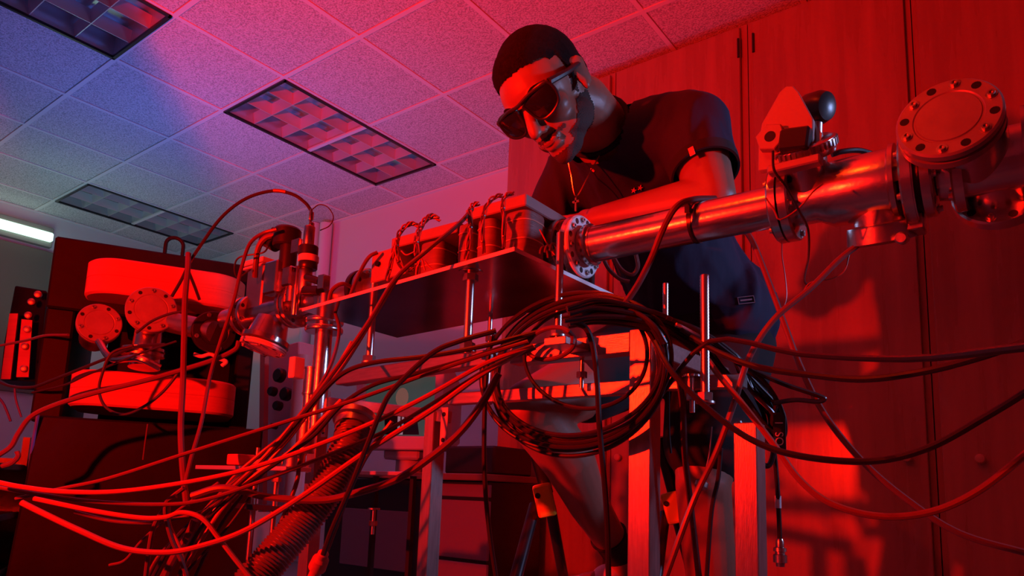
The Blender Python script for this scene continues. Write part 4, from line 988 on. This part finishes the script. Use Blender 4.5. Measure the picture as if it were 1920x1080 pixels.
# ---- bundle over the top of the post and down its right side
rnd = random.Random(11)
for k in range(9):
    a = rnd.uniform(-10, 10); f = k/8
    pts = [(1062+rnd.uniform(-8, 8), 578+f*34+a*.3), (1120+a*.4, 562+f*42), (1190, 572+f*40+rnd.uniform(-4, 4)), (1260, 600+f*32+rnd.uniform(-4, 4)), (1310, 640+f*22)]
    cable('dark cable among the flat bundle crossing over the post top', dd(pts, .965+.012*(k % 3), 1.02), .0035, rubber, group='cables crossing over the post top')
for k in range(15):
    f = k/14; ph = rnd.uniform(-6, 6)
    sx = 1250+f*30; sy = 592+f*26+ph*.5
    pts = [(sx, sy), (1310+f*20, 615+f*30+ph), (1370+f*22-ph, 660+f*24), (1432+f*22-18*(k % 3), 715+f*30), (1462-f*22+ph, 775+f*10), (1468-f*30-8*(k % 2), 820+f*16), (1430-f*20, 792-f*30), (1380-f*30, 720-f*30+ph), (1330-f*40, 655-f*8)]
    cable('black cable among the tangled bundle hanging right of the post', dd(pts, 1.0+.02*(k % 4), 1.06+.015*(k % 5)), .0033, rubber if k % 4 else whitecab if k == 8 else rubber, group='black cables in the tangled bundle')
tagb = MB(); c = at(1462, 812, d=1.03); u, w, n_ = frame(-ray(1462, 812)); Rm = Matrix((u, w, n_)).transposed()
tg = MB().box(c, (.017, .060, .002), Rm).build('cable_tag', blackp, bevel=.0005); tag(tg, 'black cable tag with pale characters at the end of the tangled bundle', 'tag')
tc = bpy.data.curves.new('tag_lettering', 'FONT'); tc.body = 'OS  1'; tc.size = .016; tc.extrude = .0002; tc.align_x = 'CENTER'; tc.align_y = 'CENTER'
to = bpy.data.objects.new('tmp_text', tc); COL.objects.link(to); dg2 = bpy.context.evaluated_depsgraph_get(); tm = bpy.data.meshes.new_from_object(to.evaluated_get(dg2))
bpy.data.objects.remove(to); tm.transform(Matrix.Translation(c+n_*.0014) @ (Rm @ Matrix.Rotation(PI/2, 3, 'Z')).to_4x4()); tm.materials.clear(); tm.materials.append(mat('tag_ink', (.8, .8, .85), .5))
to = bpy.data.objects.new('lettering', tm); COL.objects.link(to); to.parent = tg
# ---- right hand side
cable('upper of two black cables running off the right edge below the beam line', dd([(1296, 632), (1350, 662), (1420, 688), (1520, 703), (1620, 711), (1730, 697), (1830, 672), (1935, 637)], 1.0, .72), .0042, rubber)
cable('long sagging dark cable crossing right, lowest point left of the two knobs', dd([(1228, 640), (1262, 700), (1330, 768), (1410, 825), (1500, 855), (1630, 865), (1740, 840), (1850, 780), (1935, 728)], .98, .70), .0040, rubber)
cable('thick orange-red cable sagging deepest across the right half of the cabinets', dd([(1310, 650), (1345, 700), (1390, 755), (1450, 832), (1500, 900), (1560, 945), (1650, 968), (1745, 960), (1835, 920), (1935, 842)], 1.02, .78), .0044, orangecab)
cable('pale cable dropping steeply from behind the pipe to the bottom right corner', dd([(1392, 425), (1412, 455), (1438, 520), (1468, 600), (1502, 690), (1548, 780), (1620, 868), (1705, 940), (1800, 1000), (1935, 1040)], 1.22, .9), .0046, mat('cable_grey_red', (.2, .09, .09), .3))
cable('cable running from the valve chamber down left to the bottom, crossing the bundle', dd([(1614, 455), (1572, 488), (1520, 540), (1452, 598), (1405, 670), (1375, 760), (1342, 850), (1300, 940), (1245, 1090)], 1.0, .98), .0044, mat('cable_grey_red', (.2, .09, .09), .3))
cable('short black cable loop sticking out right of the bundle', dd([(1400, 690), (1470, 720), (1535, 742), (1545, 749), (1530, 753), (1490, 750), (1450, 756)], 1.02, 1.02), .0036, rubber)
cable('black cable with a narrow loop hanging under the bundle tag', dd([(1385, 790), (1405, 832), (1428, 868), (1442, 872), (1450, 850), (1448, 820)], 1.02, 1.02), .0040, rubber)
bn = thing('hanging_connector_cable', 'black cable hanging free beside the right post with a metal plug at its end', 'cable', at(1463, 1058, d=1.04))
MB().tube(catmull([at(*p) for p in dd([(1448, 830), (1453, 860), (1458, 920), (1461, 980), (1462, 1012)], 1.04, 1.04)], 8), .0035, 8).build('lead', rubber, bn)
c = at(1459, 945, d=1.04); MB().lathe(c, (0, 0, -1), [(-.012, .0045), (.006, .0045)], 12).build('pale_sleeve', whitep, bn)
c = at(1462, 1010, d=1.04); MB().lathe(c, (0, 0, -1), [(0, .0045), (.004, .006), (.012, .006), (.013, .009), (.018, .0095), (.019, .007), (.022, .0072), (.023, .0098), (.034, .0098), (.035, .0065), (.040, .006)], 20).build('plug', steel, bn)
cable('thin black wire dropping from the pointed bracket past the pipe flange', [(1449, 283, .86), (1452, 320, .86), (1475, 352, .87), (1498, 395, .93), (1515, 430, 1.0), (1516, 480, 1.02), (1508, 525, 1.02), (1522, 540, 1.02)], .0016, rubber, name='wire')
cable('thin red wire looping under the valve chamber', [(1592, 478, 1.0), (1583, 508, 1.0), (1560, 522, 1.0), (1520, 530, 1.0), (1503, 552, 1.0)], .0010, orangecab, name='wire')
cable('thin red wire zigzagging over the flanges below the pointed bracket', [(1436, 371, .93), (1452, 395, .93), (1463, 412, .93), (1497, 391, .93), (1524, 360, .93), (1542, 345, .95)], .0012, orangecab, name='wire', n=3)
cable('thin red wire hanging below the pipe flange in front of the cabinet', [(1466, 445, 1.08), (1466, 480, 1.09), (1472, 520, 1.1), (1474, 560, 1.1), (1462, 590, 1.08)], .0010, redcab, name='wire')
cable('short hose curving behind the top of the valve chamber', [(1560, 290, 1.02), (1580, 284, 1.02), (1610, 282, 1.03), (1640, 290, 1.04)], .004, blackp, name='hose')
cable('thick red cable arching over the beam pipe in front of the forearm', [(1340, 372, 1.17), (1300, 374, 1.13), (1268, 388, 1.10), (1243, 430, 1.10), (1222, 482, 1.11), (1198, 530, 1.08), (1172, 570, 1.02)], .0052, redcab)
for k, (pts, lab) in enumerate((([(1128, 478), (1142, 505), (1162, 523), (1180, 528)], 'left dark red wire loop hanging below the beam pipe'), ([(1148, 478), (1165, 505), (1185, 515), (1196, 500), (1192, 476)], 'right dark red wire loop hanging below the beam pipe'))):
    cable(lab, dd(pts, 1.33, 1.33), .004, redcab)
# ---- verticals below the frame
cable('black cable hanging straight down through the middle of the coil to the bottom', dd([(1075, 606), (1098, 615), (1112, 650), (1120, 720), (1124, 800), (1133, 900), (1139, 990), (1141, 1095)], .98, .98), .0042, rubber)
cable('black cable hanging left of the coil, from the thin rod to the bottom edge', dd([(922, 630), (912, 700), (908, 800), (909, 900), (918, 1000), (932, 1095)], 1.12, 1.10), .0038, rubber)
cable('red cable hanging between the two front posts, bending right at the bottom', dd([(1270, 690), (1280, 760), (1284, 850), (1294, 940), (1312, 1095)], 1.05, 1.05), .0050, redcab)
cable('thin dark cable hanging just left of the right post', dd([(1352, 840), (1346, 900), (1334, 960), (1324, 1095)], 1.2, 1.2), .0040, rubber)
cable('dark cable hanging right of the threaded rod foot', dd([(1254, 690), (1254, 800), (1258, 850)], 1.12, 1.12), .002, rubber)
hk = thing('hanging_ring_plug', 'small round metal plug hanging by a thin chain between the posts', 'plug', at(1318, 912, d=1.2))
MB().tube(catmull([at(1335, 800, d=1.2), at(1330, 850, d=1.2), at(1322, 885, d=1.2), at(1318, 898, d=1.2)], 6), .0012, 6).build('chain', steel_dull, hk)
MB().lathe(at(1318, 900, d=1.2), (-.2, -.3, -1), [(0, .006), (.004, .011), (.012, .011), (.016, .008)], 18).build('plug', steel_dull, hk)
# ---- fan of cables going left
G = 'cables fanning left from the coil'
cable('uppermost long straight thin cable of the left fan, rising from lower left to the coil', dd([(990, 640), (912, 664), (812, 697), (665, 750), (522, 795), (350, 850), (204, 897), (117, 916), (30, 935)], .98, 1.06), .0031, redcab, group=G)
cable('bright orange-red cable reaching the left edge at the top of the sagging group', dd([(1000, 648), (910, 682), (787, 750), (665, 807), (502, 868), (380, 899), (230, 921), (120, 922), (40, 913), (-15, 902)], .99, 1.02), .0036, orangecab, group=G)
cable('dark red cable just under the bright one, reaching the left edge', dd([(1004, 652), (918, 690), (828, 746), (747, 795), (685, 825), (482, 905), (380, 938), (300, 946), (180, 941), (80, 928), (-15, 912)], 1.0, 1.04), .0031, redcab, group=G)
cable('thick orange cable sagging lowest across the bottom left, its tip at the far left', dd([(985, 655), (900, 704), (808, 770), (685, 848), (563, 933), (461, 994), (380, 1023), (310, 1036), (230, 1028), (150, 995), (80, 962), (40, 942)], 1.0, 1.0), .0042, orangecab, group=G)
cable('thick red cable curving from the lower rail down across the ribbed hose', dd([(935, 700), (910, 746), (869, 803), (820, 848), (747, 897), (665, 925), (600, 938), (502, 932), (420, 915), (360, 930)], 1.02, 1.05), .0056, redcab, group=G)
cable('thin orange cable with an arch over the bottom left, ending at the ribbed hose', dd([(64, 935), (175, 958), (262, 971), (309, 970), (341, 961), (379, 972), (411, 1010), (443, 1051), (475, 1090)], 1.02, 1.0), .0036, orangecab, group=G)
cable('faint dark red cable sagging below the thin orange one at bottom left', dd([(140, 960), (200, 975), (250, 980), (300, 978), (380, 960), (430, 930)], 1.08, 1.08), .0030, redcab, group=G)
cable('black cable rising over the upper rail from the left post to the coil', dd([(1010, 622), (900, 650), (800, 668), (700, 680), (640, 702), (590, 752), (540, 812), (480, 875), (400, 945), (330, 1010), (280, 1095)], 1.0, 1.1), .0037, rubber, group=G)
cable('second black cable over the upper rail, drooping before the left post', dd([(1000, 630), (880, 672), (780, 700), (700, 722), (640, 760), (590, 815), (530, 860), (440, 925), (370, 1000), (330, 1095)], 1.01, 1.1), .0034, rubber, group=G)
cable('dark cable crossing the upper rail halfway and ending near the bottom connector', dd([(930, 620), (860, 640), (808, 664), (738, 730), (714, 772), (690, 831), (661, 905), (624, 990), (606, 1040)], .98, 1.0), .0040, rubber, group=G)
cable('dark red cable close behind the ribbed hose top, hanging to the bottom', dd([(735, 790), (690, 850), (655, 920), (640, 960), (618, 1020), (600, 1060)], 1.08, 1.1), .0036, redcab, group=G)
cn = thing('hanging_lever_clamp', 'red-lit lever clamp hanging at the bottom, under the ribbed hose', 'clamp', at(590, 1070, d=1.02))
MB().lathe(at(608, 1034, d=1.01), at(590, 1075, d=1.03)-at(608, 1034, d=1.01), [(0, .004), (.004, .008), (.012, .008), (.016, .012), (.034, .013), (.036, .008), (.06, .008)], 16).build('body', coil_m, cn)
# diagonal bundle, from the plate down to the lower left
Gd = 'diagonal cables from the magnets to the floor'
cable('long red cable from the larger magnet over the plate edge, straight down left', [(885, 392, 1.20), (860, 420, 1.16), (800, 470, 1.13), (742, 522, 1.12), (690, 606, 1.10), (622, 702, 1.08), (560, 782, 1.06), (492, 862, 1.05), (420, 930, 1.06), (350, 1000, 1.08), (296, 1095, 1.1)], .0038, redcab, group=Gd)
cable('red cable beside the long straight one, starting at the plate edge', [(750, 512, 1.14), (702, 592, 1.115), (640, 690, 1.10), (590, 750, 1.09), (530, 830, 1.08), (470, 878, 1.08), (400, 940, 1.1), (340, 1020, 1.1), (310, 1095, 1.1)], .0036, redcab, group=Gd)
cable('red cable dropping from the tee past the left post, then left', [(628, 585, 1.5), (636, 620, 1.4), (622, 680, 1.25), (590, 740, 1.18), (540, 808, 1.15), (490, 850, 1.14), (430, 905, 1.14), (380, 985, 1.14), (345, 1095, 1.15)], .0036, redcab, group=Gd)
cable('thin red cable from the pump stack clamps down to the bottom left tangle', dd([(660, 640), (610, 725), (560, 800), (500, 870), (440, 930), (360, 985), (300, 1040), (270, 1095)], 1.2, 1.15), .0030, redcab, group=Gd)
cable('orange cable hugging the left post before sweeping to the bottom left', dd([(640, 750), (600, 790), (540, 850), (480, 890), (420, 950), (380, 1010), (330, 1095)], 1.13, 1.12), .0034, orangecab, group=Gd)
cable('dark cable hidden lowest in the diagonal group', dd([(620, 770), (560, 835), (500, 880), (430, 960), (390, 1030), (360, 1095)], 1.16, 1.16), .0032, rubber, group=Gd)
cable('red cable standing upright at the bottom left, parted from the tangle', dd([(345, 915), (318, 938), (290, 985), (280, 1030), (272, 1095)], 1.05, 1.05), .0036, redcab)
cable('dark red cable with a small hook at its top, bottom left tangle', dd([(330, 930), (314, 940), (311, 965), (322, 1010), (340, 1050), (355, 1095)], 1.03, 1.03), .0036, redcab)
cable('second hooked cable just right of the first in the bottom left tangle', dd([(316, 945), (318, 985), (338, 1030), (350, 1095)], 1.05, 1.04), .003, orangecab)
cable('flat wide red cable leaning right through the bottom left tangle', dd([(366, 975), (350, 1010), (325, 1050), (305, 1095)], 1.06, 1.06), .0062, redcab)
cable('faint cable leaning left far down in the bottom left tangle', dd([(410, 905), (330, 960), (270, 1010), (235, 1050), (205, 1060)], 1.15, 1.15), .0026, redcab)
cable('dark thin cable leaning right across the small platform', dd([(480, 915), (430, 985), (370, 1050), (330, 1095)], 1.12, 1.12), .0026, rubber)
cable('red cable hanging between left post and ribbed hose', dd([(562, 860), (556, 905), (535, 960), (518, 1000), (505, 1040)], 1.10, 1.08), .0034, redcab)
# ---- left: around the electromagnet
cable('thick red cable hanging straight in front of the electromagnet', dd([(353, 476), (352, 505), (347, 560), (345, 640), (343, 720), (339, 800), (342, 870), (350, 950)], 1.75, 1.5), .0070, redcab)
cable('thin cable running down beside the thick hanging one, from the black motor', [(519, 430, 1.75), (492, 438, 1.75), (468, 458, 1.74), (452, 505, 1.72), (438, 565, 1.7), (412, 645, 1.68), (394, 705, 1.65), (378, 790, 1.6), (358, 860, 1.55), (345, 915, 1.5)], .0046, redcab)
ab = thing('arching_cable', 'black cable arching high from the electromagnet to the top of the gauge', 'cable', at(352, 510, d=1.76))
MB().tube(catmull([at(*p) for p in dd([(322, 556), (340, 525), (356, 492), (375, 462), (415, 408), (460, 373), (510, 358), (548, 364), (572, 380), (584, 396)], 1.76, 1.76)], 8), .0042, 8).build('lead', rubber, ab)
MB().tube(catmull([at(*p) for p in dd([(513, 357.5), (524, 358), (536, 360)], 1.76, 1.76)], 4), .0050, 8).build('red_sleeve', redcab, ab)
cable('short dark line branching right across the upper red coil', dd([(351, 503), (358, 520), (366, 540), (374, 562)], 1.76, 1.80), .0040, rubber)  # thin black tube drawn over the upper coil
cable('thin wire loop beside the top of the gauge', dd([(584, 394), (598, 384), (614, 388), (625, 406), (618, 423), (600, 432)], 1.75, 1.75), .0014, rubber, name='wire')
cable('thick dark hose from the black motor down behind the square valve body', dd([(520, 440), (498, 446), (484, 466), (479, 500), (478, 520)], 1.79, 1.82), .0075, redcab, name='hose')
cable('thin black wire loop left of the square valve body', dd([(503, 462), (492, 474), (450, 482), (440, 500), (446, 520), (470, 505)], 1.76, 1.80), .0022, rubber, name='wire')
cable('thick red cable crossing the lower red coil and ending at the left edge', dd([(448, 640), (440, 656), (400, 675), (340, 694), (270, 714), (180, 736), (110, 757), (60, 780), (35, 812), (20, 838), (-10, 858)], 1.75, 1.7), .0062, redcab)
cable('short red cable end curling at the left edge', dd([(32, 846), (34, 856), (22, 868), (4, 874)], 1.7, 1.7), .0060, redcab)
cable('large black wire loop in front of the lower red coil', dd([(250, 648), (210, 662), (192, 700), (186, 735), (200, 765), (232, 777), (270, 762), (305, 735), (335, 698), (344, 680)], 1.86, 1.86), .0038, rubber)
cable('black cable from the lower flanges sweeping left to the edge', dd([(310, 646), (255, 650), (200, 672), (150, 692), (100, 712), (60, 726), (20, 724), (-10, 712)], 1.88, 2.1), .0044, rubber)
cable('thin dark cable over the top of the lower red coil', dd([(330, 640), (260, 664), (170, 700), (120, 722), (60, 736)], 1.86, 1.95), .0028, rubber)
cable('black wire slanting across the middle round flange', dd([(256, 624), (285, 602), (320, 588), (352, 583)], 1.86, 1.84), .0034, rubber)
cable('short red cable at the side of the tall dark unit', dd([(-10, 650), (50, 638), (85, 629), (128, 628)], 2.2, 2.05), .0040, redcab)
cable('thin blue cable in the dark far left', dd([(-5, 742), (8, 760), (20, 790)], 2.3, 2.3), .0042, bluecab)
cable('second thin blue cable in the dark far left, standing steeper', dd([(27, 722), (30, 750), (40, 782)], 2.3, 2.3), .0035, bluecab)
cable('thin wire along the dark base of the electromagnet', dd([(277, 795), (272, 830), (268, 862)], 1.9, 1.9), .0020, redcab, name='wire')
# pale parts on the floor of the magnet gap
cable('white curled ribbon beside the dark round flange', dd([(364, 664), (378, 668), (395, 664), (410, 672), (424, 678), (416, 686)], 1.98, 1.98), .0055, whitecab, name='ribbon')
# ---- wires of the magnets
Gm = 'looped wires of the magnets'
def strands(lab, pts, n, r, sp, d0, d1, m=orangecab):
    t = thing('wire_bundle', lab, 'wire bundle', at(pts[0][0], pts[0][1], d=d0), Gm)
    base = catmull([at(*p) for p in dd(pts, d0, d1)], 8)
    for k in range(n):
        ph = 2*PI*k/n; P_ = []
        for i, p in enumerate(base):
            a = ph+i*.22; P_.append(p+Vector((math.cos(a)*sp, math.sin(a*1.3)*sp*.8, math.sin(a)*sp)))
        MB().tube(P_, r, 6).build('wire', m if k % 2 else redcab, t)
    for i in range(4, len(base)-2, 11): 
        ax = (base[i+1]-base[i]); MB().lathe(base[i], ax, [(0, sp+r*1.1), (.002, sp+r*1.1)], 10).build('cable_tie', redcab, t)
strands('outer wire loop at the left end of the smaller magnet', [(726, 524), (733, 490), (741, 462), (748, 439), (760, 424), (773, 419), (785, 424)], 4, .0016, .0026, 1.27, 1.27)
strands('inner wire loop at the left of the smaller magnet', [(745, 448), (744, 470), (748, 492), (760, 507), (774, 503)], 3, .0015, .0024, 1.265, 1.265)
strands('tall wire loop across the middle of the smaller magnet', [(784, 514), (782, 480), (781, 452), (786, 431), (796, 414), (810, 405), (824, 411)], 5, .0016, .0032, 1.245, 1.245)
strands('wire bundle up the left side of the larger magnet', [(874, 486), (878, 455), (882, 424), (881, 398), (887, 384), (898, 382)], 4, .0015, .0026, 1.18, 1.18)
strands('wire bundle arching over the larger magnet between its coils', [(907, 474), (904, 435), (907, 402), (915, 381), (928, 369), (942, 366)], 3, .0015, .0022, 1.165, 1.165)
strands('straight wire bundle up the larger magnet nearest the pipe', [(944, 464), (945, 425), (943, 388), (947, 368), (962, 361)], 3, .0015, .0022, 1.15, 1.15)
for k, (pts, lab) in enumerate((([(783, 500), (790, 485), (797, 507)], 'short loose wire end on the plate, left one'), ([(797, 490), (805, 500), (812, 505)], 'short loose wire end on the plate, right one'), ([(752, 470), (762, 478), (777, 472)], 'thin wire bridging the two loops of the smaller magnet'), ([(1012, 430), (1025, 455), (1040, 478)], 'thin wire slanting over the dark terminal block'))):
    cable(lab, dd(pts, 1.235 if k != 3 else 1.2, 1.235 if k != 3 else 1.2), .0014, orangecab, name='wire')
cable('red cable arching from the end plate down to the tee', [(708, 473, 1.42), (692, 482, 1.42), (676, 508, 1.44), (662, 540, 1.48), (654, 566, 1.5)], .0040, redcab)
cable('red cable looping over the dark flange behind the plate', [(664, 541, 1.52), (642, 532, 1.5), (622, 545, 1.5), (615, 575, 1.5)], .0045, redcab)
# ---- ribbed hose
hp = catmull([at(*p) for p in dd([(662, 800), (650, 845), (614, 915), (562, 985), (512, 1045), (466, 1100)], 1.17, 1.02)], 60)
hs = thing('ribbed_hose', 'ribbed flexible vacuum hose running from the left post to the bottom edge', 'hose', hp[-1])
L_ = [0]
for a, b_ in zip(hp, hp[1:]): L_.append(L_[-1]+(b_-a).length)
pitch = .0056; NR = int(L_[-1]/pitch*5)
rp = []; i = 0
for k in range(NR):
    s_ = L_[-1]*k/(NR-1)
    while i < len(L_)-2 and L_[i+1] < s_: i += 1
    f = (s_-L_[i])/max(1e-9, L_[i+1]-L_[i]); rp.append(hp[i].lerp(hp[i+1], f))
MB().tube(rp, lambda t: .0262+.0020*math.sin(t*(NR-1)/5*2*PI), 24).build('corrugated_tube', mat('hose_grey', (.22, .15, .14), .3, .35), hs)
ax = (hp[0]-hp[12]).normalized(); MB().lathe(hp[0]-ax*.004, ax, [(0, .030), (.012, .031), (.014, .036), (.024, .036), (.026, .026), (.034, .020)], 32).build('collar', steel_dull, hs)
